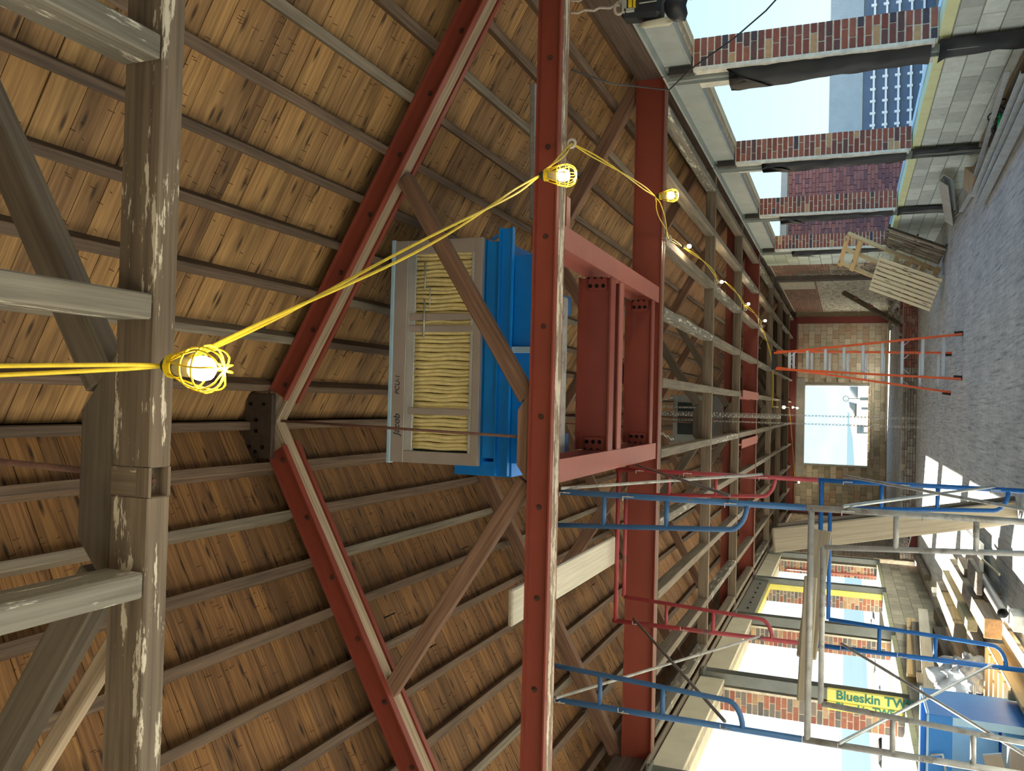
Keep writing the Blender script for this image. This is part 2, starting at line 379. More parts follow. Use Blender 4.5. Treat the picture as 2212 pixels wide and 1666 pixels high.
# roof slopes: every board a part down to where they blur together
def slope_frame(side):
    s = side; top = V((XRG, 0, 6.29+.12)); d = V((s, 0, -K)).normalized(); n = V((s*K, 0, 1)).normalized()
    return top, d, n
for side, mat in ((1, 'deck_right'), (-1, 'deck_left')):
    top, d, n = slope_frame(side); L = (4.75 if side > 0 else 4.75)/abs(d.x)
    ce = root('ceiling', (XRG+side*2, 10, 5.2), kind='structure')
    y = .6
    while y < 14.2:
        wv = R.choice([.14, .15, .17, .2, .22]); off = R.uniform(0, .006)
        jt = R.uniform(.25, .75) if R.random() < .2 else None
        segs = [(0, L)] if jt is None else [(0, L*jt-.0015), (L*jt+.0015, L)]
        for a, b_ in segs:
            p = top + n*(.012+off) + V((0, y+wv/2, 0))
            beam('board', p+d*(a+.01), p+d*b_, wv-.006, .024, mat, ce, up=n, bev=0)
        y += wv
    mb = MB()
    while y < YEND+.2:
        wv = R.choice([.15, .18, .22]); p = top+n*(.012+R.uniform(0, .006))+V((0, y+wv/2, 0))
        mb.bar(p+d*.01, p+d*L, wv-.008, .024, n); y += wv
    y = .6
    while y > Y0:
        p = top+n*.014+V((0, y-.1, 0)); mb.bar(p+d*.01, p+d*L, .192, .024, n); y -= .2
    mb.build('far_boards', 'deck_far', ce, kind='stuff')
    # underlay above the joints and weathered nails poking through
    mb = MB(); p = top+n*.04; mb.bar(p+d*L/2+V((0, Y0, 0)), p+d*L/2+V((0, YEND+.3, 0)), L, .02, n); mb.build('roofing', 'dark_wall', ce)
    mb = MB(); mb.bar((XRG, Y0, 6.475), (XRG, YEND+.3, 6.475), .22, .05); mb.build('ridge_cap', 'dark_wall', ce)
    mb = MB()
    for i in range(1500):
        y = R.uniform(1.5, 11); u = R.uniform(.3, L-.3)
        p = top+d*u+V((0, y, 0)); q = p-n*.032+V((0, R.uniform(-.015, .03), 0))
        mb.tube([p, q], .0022, 3, False)
    mb.build('nails', 'rust_bolt', ce, kind='stuff')

# purlins, one per line and bay
PX = [(1, [.07+.3745*i for i in range(11)]), (-1, [-.57-.373*i for i in range(10)])]
BAYS = [(Y0, 2.02)] + [(TY[i]+.05, TY[i+1]+.05) for i in range(len(TY)-1)] + [(TY[-1]+.05, YEND)]
BN = ['before the nearest truss', 'before the nearest red truss', 'between the two nearest red trusses', 'behind the third truss', 'behind the fourth truss', 'behind the fifth truss', 'behind the sixth truss', 'behind the seventh truss', 'behind the eighth truss', 'beside the far wall']
for side, xs in PX:
    n = V((side*K, 0, 1)).normalized(); sn = 'right' if side > 0 else 'left'
    for bi, (ya, yb) in enumerate(BAYS):
        for i, x in enumerate(xs):
            jx = R.uniform(-.008, .008); w_ = R.choice([.062, .066, .07]); h_ = .118
            p = V((x-side*.0+jx, 0, ztop(x+jx))) + n*(h_/2-.003)
            gray = (i*7+bi*3) % 5 == 0
            beam('roof_purlin', p+V((0, ya+.004, 0)), p+V((0, yb-.004, 0)), w_, h_, 'joist_old' if gray else 'purlin', None, up=n, bev=.004,
                 label='%s roof purlin, %s from ridge on the %s slope, %s' % ('grey' if gray else 'brown', ORD[i], sn, BN[bi]), cat='purlin', group='purlins under the %s roof slope' % sn)
for bi, (ya, yb) in enumerate(BAYS):
    beam('ridge_beam', (XRG-.035, ya, 6.345), (XRG-.035, yb, 6.345), .07, .15, 'purlin', None, label='dark ridge board at the roof peak, %s' % BN[bi], cat='beam', group='ridge boards')

# ---------------------------------------------------------------- trusses
def channel(name, a, b, h, fl_, out, parent, mat='red_steel', up=(0, 0, 1), tw=.008, tf=.012):
    # C section along a-b, web at local y=0, flanges towards +/- local y (out = +1/-1), bottom at local z=0
    prof = [(0, 0), (out*fl_, 0), (out*fl_, tf), (out*tw, tf), (out*tw, h-tf), (out*fl_, h-tf), (out*fl_, h), (0, h)]
    if out < 0: prof = prof[::-1]
    return MB().prism(prof, a, b, up).build(name, mat, parent)
def bolt(name, c, nrm, r, parent, mat='rust_bolt'):
    Mx = Matrix.Translation(V(c)) @ frame(V((0, 0, 0)), V(nrm))
    key = ('bolt', r, mat)
    if key not in MESH:
        m_ = MB(); m_.lathe([(r*1.45, 0), (r*1.45, r*.2)], I4, 10); m_.lathe([(r, r*.2), (r, r*.9), (r*.55, r*.9), (r*.55, r*1.5)], I4, 6)
        me = bpy.data.meshes.new('m'); me.from_pydata(m_.v, [], m_.f); me.materials.append(MC[mat]); MESH[key] = me
    return reg(bpy.data.objects.new(name, MESH[key]), parent, Mx)
def truss(i, y, kind):
    red = kind in ('red1', 'red2', 'redfar')
    wy = y+.065 if red else y
    lab = {'wood': 'weathered timber roof truss with flaking cream paint, nearest the camera',
           'red1': 'timber roof truss clad in bolted red steel channels, nearest red one',
           'red2': 'timber truss with deep red steel tie beam, just behind the blue air unit'}.get(kind)
    if not lab: lab = 'brown timber roof truss, %s from the camera%s' % (ORD[i], ', red steel on its tie beam' if kind != 'plainwood' else '')
    t_ = root('roof_truss', (XRG, y, 3.68), lab, 'truss', 'roof trusses')
    x0, x1 = -4.08, 3.9
    tm = {'wood': 'tie_wood', 'red1': 'tie_pale'}.get(kind, 'tie_far'); thk = .09 if not red else (.13 if kind == 'red1' else .085)
    th_ = .15
    if kind == 'wood':       # tie with the square bolt pocket cut in its underside
        ya, yb = wy, wy+thk
        for (a, b_) in ((x0, -.318), (-.228, x1)): box('tie_beam', a, b_, ya, yb, 3.68, 3.83, tm, t_)
        box('tie_beam', -.318, -.228, ya, yb, 3.73, 3.83, tm, t_, bev=0)
        for yy in (ya, yb-.012): box('tie_beam', -.318, -.228, yy, yy+.012, 3.68, 3.73, tm, t_, bev=0)
        bolt('bolt', (-.273, wy+.045, 3.73), (0, 0, -1), .018, t_)
    else:
        box('tie_beam', x0, x1, wy, wy+thk, 3.68, 3.68+th_, tm, t_)
    if red:
        h_ = .175 if kind == 'red1' else .335; z0 = 3.682
        fl_ = .062
        channel('steel_channel', (x1-.02, wy, z0), (x0+.02, wy, z0), h_, fl_, 1, t_)      # local y points to -Y
        channel('steel_channel', (x1-.02, wy+thk, z0), (x0+.02, wy+thk, z0), h_, .015 if kind == 'red1' else .03, -1, t_)
        if kind == 'red1':
            for bx in [2.52-.655*k for k in range(10)]: bolt('bolt', (bx, wy-.009, z0+.095), (0, -1, 0), .015, t_)
    if kind == 'rearred':
        channel('steel_channel', (x1-.02, wy+thk, 3.70), (x0+.02, wy+thk, 3.70), .29, .05, -1, t_)
    # chords
    cw = .12 if red else .1
    for s in (1, -1):
        d = V((s, 0, -K)).normalized(); n = V((s*K, 0, 1)).normalized(); hh = .15
        L = (3.85-XRG)/d.x if s > 0 else (XRG+4.05)/-d.x
        p = V((XRG, wy+cw/2, 6.29-.006)) - n*(hh/2)
        cm = 'chord_wood' if kind == 'red1' else ('brace_grey' if kind == 'wood' else 'brace')
        pc = p if kind != 'red1' else p - n*.018
        beam('top_chord', pc+d*.02, pc+d*L, cw, hh, cm, t_, up=n)
        if kind == 'red1':
            za = 6.29-.006; pb = V((XRG, wy, za)) - n*.17
            a, b_ = pb+d*.30, pb+d*L
            if s > 0: channel('steel_channel', a, b_, .17, .06, -1, t_, up=n)
            else: channel('steel_channel', a, b_, .17, .06, 1, t_, up=n)
            pb = V((XRG, wy+cw+.02, za)) - n*.17
            if s > 0: channel('steel_channel', pb+d*.27, pb+d*L, .17, .045, 1, t_, up=n)
            else: channel('steel_channel', pb+d*.27, pb+d*L, .17, .045, -1, t_, up=n)
            for k in range(10):
                u = .40 + .52*k
                if u < L: bolt('bolt', V((XRG, wy-.009, za)) - n*.085 + d*u, (0, -1, 0), .015, t_)
    # bolster block and diagonals
    bm_ = 'brace_grey' if kind in ('wood', 'plainwood', 'rearred') else 'brace'
    zt = 3.68+.15 if not red else 3.68+.17
    if kind in ('red2', 'redfar'): zt = 3.83
    mb = MB(); bx0, bx1 = -.46, -.06
    prof = [(-.62, zt), (.12, zt), (bx1, 3.965), (bx0, 3.965)]
    wyb = wy+.005; vs = [V((x, wyb, z)) for x, z in prof]+[V((x, wyb+.09, z)) for x, z in prof]
    mb.add(vs, [(0, 1, 2, 3), (7, 6, 5, 4), (0, 4, 5, 1), (1, 5, 6, 2), (2, 6, 7, 3), (3, 7, 4, 0)]).build('bolster_block', bm_, t_)
    yb = wy+.05
    beam('diagonal_brace', (.03, yb, 3.905), (1.74, yb, 4.985), .085, .125, bm_ if kind != 'red1' else 'brace', t_)
    beam('diagonal_brace', (-.58, yb, 3.905), (-2.27, yb, 4.985), .085, .125, bm_ if kind != 'red1' else 'brace', t_)
    MB().tube([(-.205, yb, 6.1), (-.255, yb, 3.96)], .011, 8).build('king_rod', 'rod_rust', t_, smooth=True)
    if kind in ('wood', 'red1', 'red2'):
        g = box('ridge_plate', -.51, .02, wy-.115, wy-.065, 6.055, 6.325, 'iron_plate', t_, bev=.008)
        for (bx, bz) in ((-.07, 6.27), (-.07, 6.14), (-.2, 6.21), (-.29, 6.21), (-.42, 6.27), (-.42, 6.14), (-.46, 6.21)):
            bolt('bolt', (bx, wy-.116, bz), (0, -1, 0), .012, g, 'black_bolt')
    return t_
KIN = ['wood', 'red1', 'red2', 'plainwood', 'rearred', 'redfar', 'plainwood', 'plainwood', 'plainwood']
for i, y in enumerate(TY): truss(i, y, KIN[i])
# strut of pale timber beside the nearest truss brace
beam('timber_strut', (-.70, 2.06, 3.80), (-1.75, 2.06, 4.52), .05, .06, 'chord_wood', None, label='pale square timber strut running up beside the left brace of the nearest truss', cat='strut')

# ceiling joists
JX = [2.72, 1.90, 1.08, .27, -.545, -1.34, -2.165, -3.02, -3.72, 3.42]
def joist(x, ya, yb, lab, grp, mat, w_=.1, h_=.15, yaw=0):
    return beam('ceiling_joist', (x, ya, 3.68+h_/2+.001), (x+yaw, yb, 3.68+h_/2+.001), w_, h_, mat, None, label=lab, cat='joist', group=grp)
for i, x in enumerate([1.055, .262, -.58]):
    joist(x, Y0, 1.98, 'old joist with cream paint marks before the nearest truss, %s from the right' % ORD[[1, 2, 3, 0, 4, 0, 4][i]] if i < 3 else 'old painted joist before the nearest truss, hidden out to the %s, %s' % ('right' if x > 0 else 'left', 'inner one' if abs(x) < 2 else 'outer one'), 'joists before the nearest truss', 'joist_white', .078, .15)
JB = [(9.64, 13.40), (13.49, 17.02), (17.2, 20.40), (20.66, 24.55), (24.64, 28.2), (28.3, 31.8), (31.9, 34.1)]
JBN = ['third and fourth trusses', 'fourth and fifth trusses', 'fifth and sixth trusses', 'sixth and seventh trusses', 'seventh and eighth trusses', 'eighth and ninth trusses', 'farthest truss and far wall']
for bi, (ya, yb) in enumerate(JB):
    for i, x in enumerate(sorted(JX)[::-1]):
        if bi == 5 and i == 4: continue
        joist(x, ya+.004, yb-.004, 'grey ceiling joist, %s from the right wall, between %s' % (ORD[i], JBN[bi]), 'ceiling joists beyond the red trusses', 'joist_old' if (i+bi) % 3 else 'joist_white', .1 if bi < 4 else .06, .15 if bi < 4 else .12)

box('light_block_wall', -4.5, 4.3, Y0-.2, Y0, 0, 6.4, 'cmu_tan', kind='structure', bev=0)  # unseen end wall, added to cut the light from behind the camera

# ---------------------------------------------------------------- right wall
wr = root('wall_right', (3.9, 10, 0), kind='structure')
box('core', 3.705, 3.88, Y0, 20.8, -.02, .83, 'cmu_mortar', wr, bev=0)
box('outer_leaf', 3.88, 4.0, Y0, 20.8, -.4, .93, 'brick_brown', wr, bev=0)
for r_ in range(4):
    y = 2.0 - (.2 if r_ % 2 else 0)
    while y < 20.75:
        y1 = min(y+.4, 20.78)
        box('concrete_block', 3.70-R.uniform(0, .004), 3.74, y+.005, y1-.005, .012+r_*.205, .205+r_*.205, 'cmu', wr, bev=.003); y += .4
y = 2.0
while y < 20.6:
    L = R.choice([.6, .9, 1.1]); box('insulation_strip', 3.70, 3.90, y+.006, y+L-.006, .832, .935+R.uniform(-.005, .008), 'foam', wr, bev=.004); y += L
box('sill_membrane', 3.90, 4.04, Y0, 20.75, .9, .945, 'membrane', wr, bev=.004)
# header: steel beam with rough timber lintel
PR = [-2.1, 1.65, 5.4, 9.15, 12.9, 16.6, 20.3]
for i in range(len(PR)):
    ya = PR[i]+.02; yb = (PR[i+1] if i < len(PR)-1 else 21.0)-.02
    if ya > 20.5: break
    h_ = root('trim_2', (3.8, (ya+yb)/2, 3.3), kind='structure')
    box('steel_beam', 3.70, 3.76, ya, yb, 3.37, 3.64, 'steel_plate', h_)
    box('flange', 3.60, 3.80, ya, yb, 3.64, 3.665, 'steel_plate', h_, bev=.002)
    box('lower_flange', 3.70, 3.80, ya, yb, 3.35, 3.37, 'steel_plate', h_, bev=.002)
    box('timber_lintel', 3.80, 3.90, ya, yb, 3.335, 3.40, 'rough_wood', h_, bev=.01)
    box('outer_lintel', 3.90, 4.0, ya, yb, 3.325, 3.42, 'cream', h_, bev=.01)
    box('soffit_fill', 3.80, 4.0, ya, yb, 3.42, 3.95, 'dark_wall', h_, bev=0)
box('trim_3', 3.72, 3.82, Y0, YEND, 3.665, 4.02, 'frieze', kind='structure')
box('trim_3', 3.86, 4.4, Y0, YEND, 3.9, 4.0, 'frieze', kind='structure')
def jamb(pr, xa, xb, y, z0, z1, mat, ch=.0745, flip=False):
    # individual facing bricks of a window jamb, one and a half bricks wide
    r_ = 0; z = z0
    while z < z1-.03:
        zt = min(z+ch-.017, z1); full = (r_ % 2 == 0); w = xb-xa
        cuts = [xa, xa+w*.36, xb] if full else [xa, xa+w*.66, xb]
        if R.random() < .25: cuts = [xa, xa+w*.5, xb]
        for a, b_ in zip(cuts[:-1], cuts[1:]):
            box('brick', a+.008, b_-.008, y+.004+R.uniform(-.003, .003), y+.09, z, zt, mat, pr, bev=0)
        z += ch; r_ += 1
for i, y in enumerate(PR):
    if y < 1: continue
    who = {3: 'first', 4: 'second', 5: 'third', 6: 'fourth'}.get(i)
    p_ = root('brick_pier', (3.85, y+.3, .94), ('red and tan brick pier on the right wall, %s in view from the camera' % who) if who else ('brick pier of the right wall out of frame, %s the nearest red tie beam' % ('just before' if i == 2 else 'well before')), 'pier', 'brick piers on the right wall')
    box('core', 3.665, 3.985, y+.015, y+.62, .945, 3.335, 'mortar', p_, bev=0)
    if y > 5: jamb(p_, 3.67, 3.99, y, .955, 3.32, 'brick_r')
    box('mortar_edge', 3.62, 3.672, y-.01, y+.11, .97, 3.33, 'mortar', p_, bev=.008)
    # steel column wrapped in black sheeting
    c_ = root('steel_column', (3.62, y+.2, 0), ('steel column in torn black sheeting on the right wall, at the %s pier in view' % who) if who else ('sheeted steel column of the right wall out of frame, %s the nearest red tie' % ('just before' if i == 2 else 'well before')), 'column', 'wrapped columns on the right wall')
    for (a, b_, c0, c1) in ((3.59, 3.662, y+.13, y+.142), (3.59, 3.662, y+.26, y+.272), (3.62, 3.63, y+.142, y+.26)):
        box('web' if b_-a < .1 else 'flange', a, b_, c0, c1, 0, 3.64, 'steel_plate', c_, bev=0)
    mb = MB(); nz = 40; prev = None; vs = []; fs = []
    for k in range(nz+1):
        z = .03 + 3.0*k/nz; gap = abs(z-.93) < .05
        ring = []
        for j, (px, py) in enumerate(((3.665, y+.02), (3.62, y+.03), (3.575, y+.06), (3.55, y+.10), (3.54, y+.28), (3.56, y+.32))):
            q_ = noise.noise(V((j*1.7, z*2.6, i*5.1))); q2 = noise.noise(V((j*2.9+9, z*6.0, i*3.3)))
            sl_ = (.40 if z < .9 else .62 + .3*max(0, z-1.2)/1.8)*(1.25 if i == 3 else .85)
            ring.append(V((3.662-(3.665-px)*sl_*1.35+.035*q_*(j > 0), py-.05*q2*(j > 0), z)))
        if k == nz: ring = [v + V((0, 0, -.12*j+.2*noise.noise(V((j, i, 3))))) for j, v in enumerate(ring)]
        vs += ring
    for k in range(nz):
        z = .03+3.0*k/nz
        if .90 < z < 1.0: continue
        for j in range(5): a = k*6+j; fs.append((a, a+1, a+7, a+6))
    MB().add(vs, fs).build('black_sheeting', 'tarp', c_, smooth=True)
    box('bearing_block', 3.62, 3.75, y+.02, y+.10, 3.30, 3.60, 'dark_steel', c_)
# glazed tile panel and old masonry beyond the last opening
tw = root('wall_right_far', (3.8, 22, 0), kind='structure')
box('core', 3.705, 4.0, 20.95, 22.8, 0, 3.66, 'tile_joint', tw, bev=0)
for a in range(14):
    for b_ in range(6):
        box('tile', 3.695, 3.72, 20.97+b_*.305, 21.265+b_*.305, .03+a*.262, .283+a*.262, 'tile', tw, bev=.003)
def brickwall_x(name, x, y0, y1, z0, z1, mat, parent, ch=.072, bl=.21, sgn=-1, rough=.008, skip=.0):
    mb = MB(); z = z0; r_ = 0
    while z < z1-.02:
        y = y0 - (bl/2 if r_ % 2 else 0)
        while y < y1:
            a, b_ = max(y, y0)+.005, min(y+bl, y1)-.005
            if b_-a > .03 and R.random() >= skip:
                o = R.uniform(0, rough); mb.box(x+(-o if sgn < 0 else -.03), x+(.03 if sgn < 0 else o), a, b_, z, min(z+ch-.010, z1))
            y += bl
        z += ch; r_ += 1
    return mb.build(name, mat, parent, kind='stuff')
box('core', 3.73, 4.0, 22.8, YEND+.2, 0, 3.95, 'mortar_warm', tw, bev=0)
brickwall_x('old_bricks', 3.72, 22.85, 24.7, 2.2, 3.64, 'brick_brown', tw)
brickwall_x('old_bricks', 3.72, 22.85, 24.7, .1, 2.2, 'brick_far', tw, rough=.05, skip=.25)
brickwall_x('old_bricks', 3.72, 25.7, 34.0, 2.62, 3.64, 'brick_brown', tw)
brickwall_x('painted_bricks', 3.72, 25.7, 34.1, .35, 2.62, 'brick_painted', tw, rough=.02, skip=.05)
box('plaster', 3.70, 3.74, 22.9, 24.3, 2.75, 3.3, 'brick_brown', tw, bev=0)
box('dark_post', 3.60, 3.74, 24.8, 25.15, .1, 3.64, 'dark_wall', tw)
box('dark_post', 3.66, 3.74, 25.35, 25.6, .1, 3.64, 'dark_wall', tw)
box('white_panel', 3.66, 3.72, 25.9, 27.2, 2.66, 3.62, 'white_plank', tw)
mb = MB()
for i in range(9): mb.box(3.64, 3.72, 24.0+i*.0, 24.3, .4+i*.3, .62+i*.3)
mb.build('rough_edge', 'rubble', tw)

# ---------------------------------------------------------------- left wall
wl = root('wall_left', (-4.1, 10, 0), kind='structure')
box('core', -4.3, -3.955, Y0, 24.2, -.02, .86, 'cmu_joint', wl, bev=0)
box('outer_leaf', -4.42, -4.3, Y0, 24.2, -.4, .92, 'brick_brown', wl, bev=0)
for r_ in range(4):
    y = 8.0 - (.2 if r_ % 2 else 0)
    while y < 24.1:
        y1 = min(y+.4, 24.15)
        box('concrete_block', -3.99, -3.95+R.uniform(0, .004), y+.005, y1-.005, .012+r_*.212, .212+r_*.212, 'cmu_tan', wl, bev=.003); y += .4
y = 6.0
while y < 24.1:
    L = R.choice([.8, 1.1]); box('insulation_strip', -4.02, -3.945, y+.005, min(y+L, 24.15)-.005, .862, .935, 'foam_dirty', wl, bev=.004); y += L
box('sill', -4.44, -4.02, Y0, 24.15, .86, .93, 'white_sill', wl, bev=.01)
PL = [-2.3, 1.4, 5.15, 8.95, 12.7, 16.5, 20.3, 24.1]
for i in range(len(PL)-1):
    ya, yb = PL[i]+.02, PL[i+1]-.02
    h_ = root('trim_4', (-4.1, (ya+yb)/2, 3.3), kind='structure')
    grey = i == 5
    box('fascia', -3.99, -3.94, ya, yb, 3.31, 3.66, 'grey_column' if grey else 'cream', h_, bev=.008)
    box('rough_lintel', -4.15, -3.99, ya, yb, 3.325, 3.5, 'rough_wood' if not grey else 'cream', h_, bev=.01)
    box('outer_lintel', -4.44, -4.15, ya, yb, 3.36, 3.5, 'cream', h_, bev=.01)
    box('fill', -4.42, -3.99, ya, yb, 3.5, 3.95, 'dark_wall', h_, bev=0)
    box('wall_plate', -3.96, -3.86, ya, yb, 3.675, 3.70, 'joist_old', h_)
    if grey:
        for k in range(7): bolt('bolt', (-3.939, ya+.3+k*.5, 3.47), (1, 0, 0), .018, h_, 'black_bolt')
box('trim_3', -4.06, -3.96, Y0, YEND, 3.665, 4.1, 'frieze', kind='structure')
for i, y in enumerate(PL):
    if y < 1: continue
    who = {4: 'first', 5: 'second', 6: 'third', 7: 'fourth'}.get(i, '')
    oof = ['', 'beside the camera', 'short of the nearest red tie', 'beyond the nearest red tie'][i] if not who else ''
    p_ = root('brick_pier', (-4.27, y+.3, .93), ('buff and red brick pier on the left wall, %s in view from the camera' % who) if who else ('brick pier of the left wall out of frame, ' + oof), 'pier', 'brick piers on the left wall')
    dpt = .62 if y < 24 else .78
    box('core', -4.40, -4.07, y+.015, y+dpt, .935, 3.37, 'mortar_warm', p_, bev=0)
    if y > 8: jamb(p_, -4.405, -4.10, y, .94, 3.36, 'brick_l', .0795)
    c_ = root('steel_column', (-3.96, y+.15, 0), ('%s steel column in the left window wall, at the %s pier in view' % ('dark grey' if y < 20 else 'grey', who)) if who else ('grey steel column of the left wall out of frame, ' + oof), 'column', 'grey columns on the left wall')
    x0, x1 = -4.03, -3.87
    if y > 20: x0, x1 = -4.0, -3.88
    zb = .86 if y > 2 else 0
    box('flange', x0, x1, y+.0, y+.012, zb, 3.66, 'grey_column', c_, bev=0); box('flange', x0, x1, y+.20, y+.212, zb, 3.66, 'grey_column', c_, bev=0)
    box('web', (x0+x1)/2-.005, (x0+x1)/2+.005, y+.012, y+.20, zb, 3.66, 'grey_column', c_, bev=0)
    box('cap_plate', -4.05, -3.83, y-.03, y+.24, 3.60, 3.62, 'grey_column', c_, bev=0)
    if abs(y-12.7) < .1:
        for (a, b_, zz) in ((-4.035, -3.865, 1), (-4.17, -4.045, 0)):
            w_ = box('yellow_wrap', a, b_, y-.03+.02*(1-zz), y+.03, .95, 1.92, 'yellow_wrap', c_, bev=.012)
            text('lettering', 'Blueskin TWF' if zz else 'Blueskin TWF', .17 if zz else .13, axes((0, 0, -1), (1, 0, 0), ((-3.995 if zz else -4.14), y-.034+.02*(1-zz), 1.80)), 'green_ink', w_, bold=.004)
    if abs(y-20.3) < .1:
        box('yellow_board', -4.13, -4.0, y-.02, y+.05, .94, 3.38, 'yellow_wrap', c_)
        box('yellow_head', -4.13, -4.0, y-3.5, y-.03, 3.28, 3.36, 'yellow_wrap', c_)
    if y > 24: MB().tube([(-4.30, y-.05, .95), (-4.30, y-.05, 3.2)], .03, 8).build('pink_pipe', 'red_steel_pink', c_, smooth=True)
wlf = root('wall_left_far', (-4.1, 29, 0), kind='structure')
box('core', -4.4, -3.97, 24.9, YEND+.2, 0, 3.95, 'mortar_warm', wlf, bev=0)
brickwall_x('old_bricks', -3.96, 24.9, 34.1, .1, 3.6, 'brick_far', wlf, ch=.1, bl=.3, sgn=1)

# ---------------------------------------------------------------- far wall with its window
fw = root('wall_far', (0, 34.3, .35), kind='structure')
YF = 34.2
def fwbox(x0, x1, z0, z1): box('core', x0, x1, YF+.03, YF+.3, z0, z1, 'cmu_joint', fw, bev=0)
fwbox(-4.3, -2.06, .3, 3.6); fwbox(.92, 4.0, .3, 3.6); fwbox(-2.06, .92, .3, .95); fwbox(-2.06, .92, 3.226, 3.6)
for r_ in range(15):
    z = .36+r_*.212; x = -3.9 - (.15 if r_ % 2 else 0)
    while x < 3.3:
        a, b_ = max(x, -3.93)+.006, min(x+.30, 3.28)-.006; za, zb = z+.005, z+.207
        if not (b_-a < .04 or (b_ > -2.1 and a < .96 and .93 < (za+zb)/2)):
            box('wall_block', a, b_, YF-R.uniform(0, .012), YF+.05, za, min(zb, 3.5), 'farblock' if x > .9 or R.random() < .3 else 'cmu_tan', fw, bev=0)
        x += .30
box('concrete_lintel', -2.5, 1.2, YF-.04, YF+.05, 3.23, 3.53, 'conc', fw)
box('gable', -4.3, 4.2, YF+.05, YF+.25, 3.6, 6.2, 'frieze', fw, bev=0)
w1 = root('window_1', (-.57, YF, .95), kind='structure')
for a, b_, c0, c1 in ((-2.12, -2.055, .9, 3.24), (.915, .98, .9, 3.24)): box('window_frame', a, b_, YF-.03, YF+.3, c0, c1, 'conc', w1)
box('window_sill', -2.15, 1.0, YF-.12, YF+.3, .86, .94, 'rough_wood', w1)
sp = root('steel_portal', (0, YF-.2, .35), 'dark red steel portal frame standing against the far wall', 'frame')
box('beam_web', -3.9, 3.5, YF-.20, YF-.19, 3.56, 3.80, 'dark_red', sp, bev=0)
box('beam_flange', -3.9, 3.5, YF-.27, YF-.12, 3.545, 3.56, 'dark_red', sp, bev=0)
box('beam_flange', -3.9, 3.5, YF-.27, YF-.12, 3.80, 3.815, 'dark_red', sp, bev=0)
box('column', 3.27, 3.51, YF-.28, YF-.14, .36, 3.545, 'dark_red', sp)
box('column', -3.90, -3.68, YF-.28, YF-.14, .36, 3.545, 'dark_red', sp)
box('painted_sunlit_strip', -1.1, 3.2, YF-.12, YF-.06, .35, .40, 'white_sill', kind='structure')  # pale strip, its white standing in for the sunlit ledge at the wall foot
for (x, z, nm) in ((1.35, 1.9, 'green square'),):
    g = root('paint_mark', (1.35, YF-.02, 1.9), 'small green outlined square painted on the far wall right of the window', 'mark')
    for a, b_, c0, c1 in ((1.2, 1.42, 1.90, 1.92), (1.2, 1.42, 2.10, 2.12), (1.2, 1.22, 1.92, 2.10), (1.40, 1.42, 1.92, 2.10)): box('stroke', a, b_, YF-.02, YF-.012, c0, c1, 'green_tape', g, bev=0)

# ---------------------------------------------------------------- red platform frame between the two red trusses
pf = root('steel_platform', (.4, 7.6, 3.68), 'red steel platform frame bolted between the two red tie beams, carrying the blue air unit', 'frame')
def ibeam(name, a, b, h, w, parent, mat='red_steel', tw=.01, tf=.014):
    prof = [(-w/2, 0), (w/2, 0), (w/2, tf), (tw/2, tf), (tw/2, h-tf), (w/2, h-tf), (w/2, h), (-w/2, h), (-w/2, h-tf), (-tw/2, h-tf), (-tw/2, tf), (-w/2, tf)]
    o = MB().prism(prof, a, b).build(name, mat, parent); return o
for x in (1.235, -.502): ibeam('side_beam', (x, 5.95, 3.69), (x, 9.36, 3.69), .26, .172, pf, 'red_steel_pink')
for j, (y, h_) in enumerate(((7.42, .31), (9.12, .30))):
    ibeam('cross_beam', (1.146, y, 3.695), (-.414, y, 3.695), h_, .15 if j == 0 else .13, pf)
    for s in (1, -1):
        x = 1.09 if s > 0 else -.36
        box('clip_angle', x-.06, x+.06, y-.03, y-.008, 3.75, 3.93, 'red_steel', pf)
        for k in range(3):
            bolt('bolt', (x-s*.02, y-.031, 3.785+.06*k), (0, -1, 0), .013, pf, 'black_bolt')
            bolt('bolt', (x+s*.05, y-.09, 3.785+.06*k), (-s, 0, 0), .012, pf, 'black_bolt')
channel('spacer_channel', (1.146, 7.80, 3.695), (-.414, 7.80, 3.695), .1, .14, 1, pf, 'red_steel_pink')
box('cross_stub', 1.32, 1.56, 6.02, 6.12, 3.70, 3.90, 'red_steel', pf)

g = root('steel_side_beams', (-.25, 18.9, 3.68), 'pair of orange red steel beams under the grey fan box, before the far red tie', 'frame')
for x in (.27, -.72): ibeam('side_beam', (x, 17.3, 3.64), (x, 20.43, 3.64), .2, .17, g, 'red_steel_pink')

# blue air handling unit with its bag filters
YU = 6.40
au = root('air_handler', (.4, YU, 4.0), 'large air unit with yellow bag filters in sheet metal on a blue base', 'air unit')
def Z(z): return z     # heights measured at the front face
bz0, bz1 = 4.53, 5.36
X0, X1 = -.535, 1.355
bb = MB()
bb.box(X0, X1, YU+.07, YU+.75, bz0, bz1+.02); bb.build('box_shell', 'blue_paint', au)
box('frame_rail', X0, X1, YU-.03, YU+.03, 5.225, 5.35, 'sheet', au); box('frame_rail', X0, X1, YU-.03, YU+.03, 4.535, 4.60, 'sheet', au)
box('frame_rail', X0, X0+.10, YU-.028, YU+.03, 4.60, 5.225, 'sheet', au); box('frame_rail', X1-.12, X1, YU-.028, YU+.03, 4.60, 5.225, 'sheet', au)
box('blue_film', X0-.01, X1+.01, YU-.035, YU+.03, 5.35, 5.385, 'blue_film', au)
box('hinge_strip', X0+.1, X1-.12, YU-.034, YU-.028, 4.60, 4.625, 'sheet_white', au)
box('top_channel', X0+.10, X1-.12, YU-.02, YU+.02, 5.15, 5.225, 'sheet_white', au)
box('filter_back', X0+.1, X1-.12, YU+.05, YU+.07, 4.60, 5.2, 'unit_dark', au)
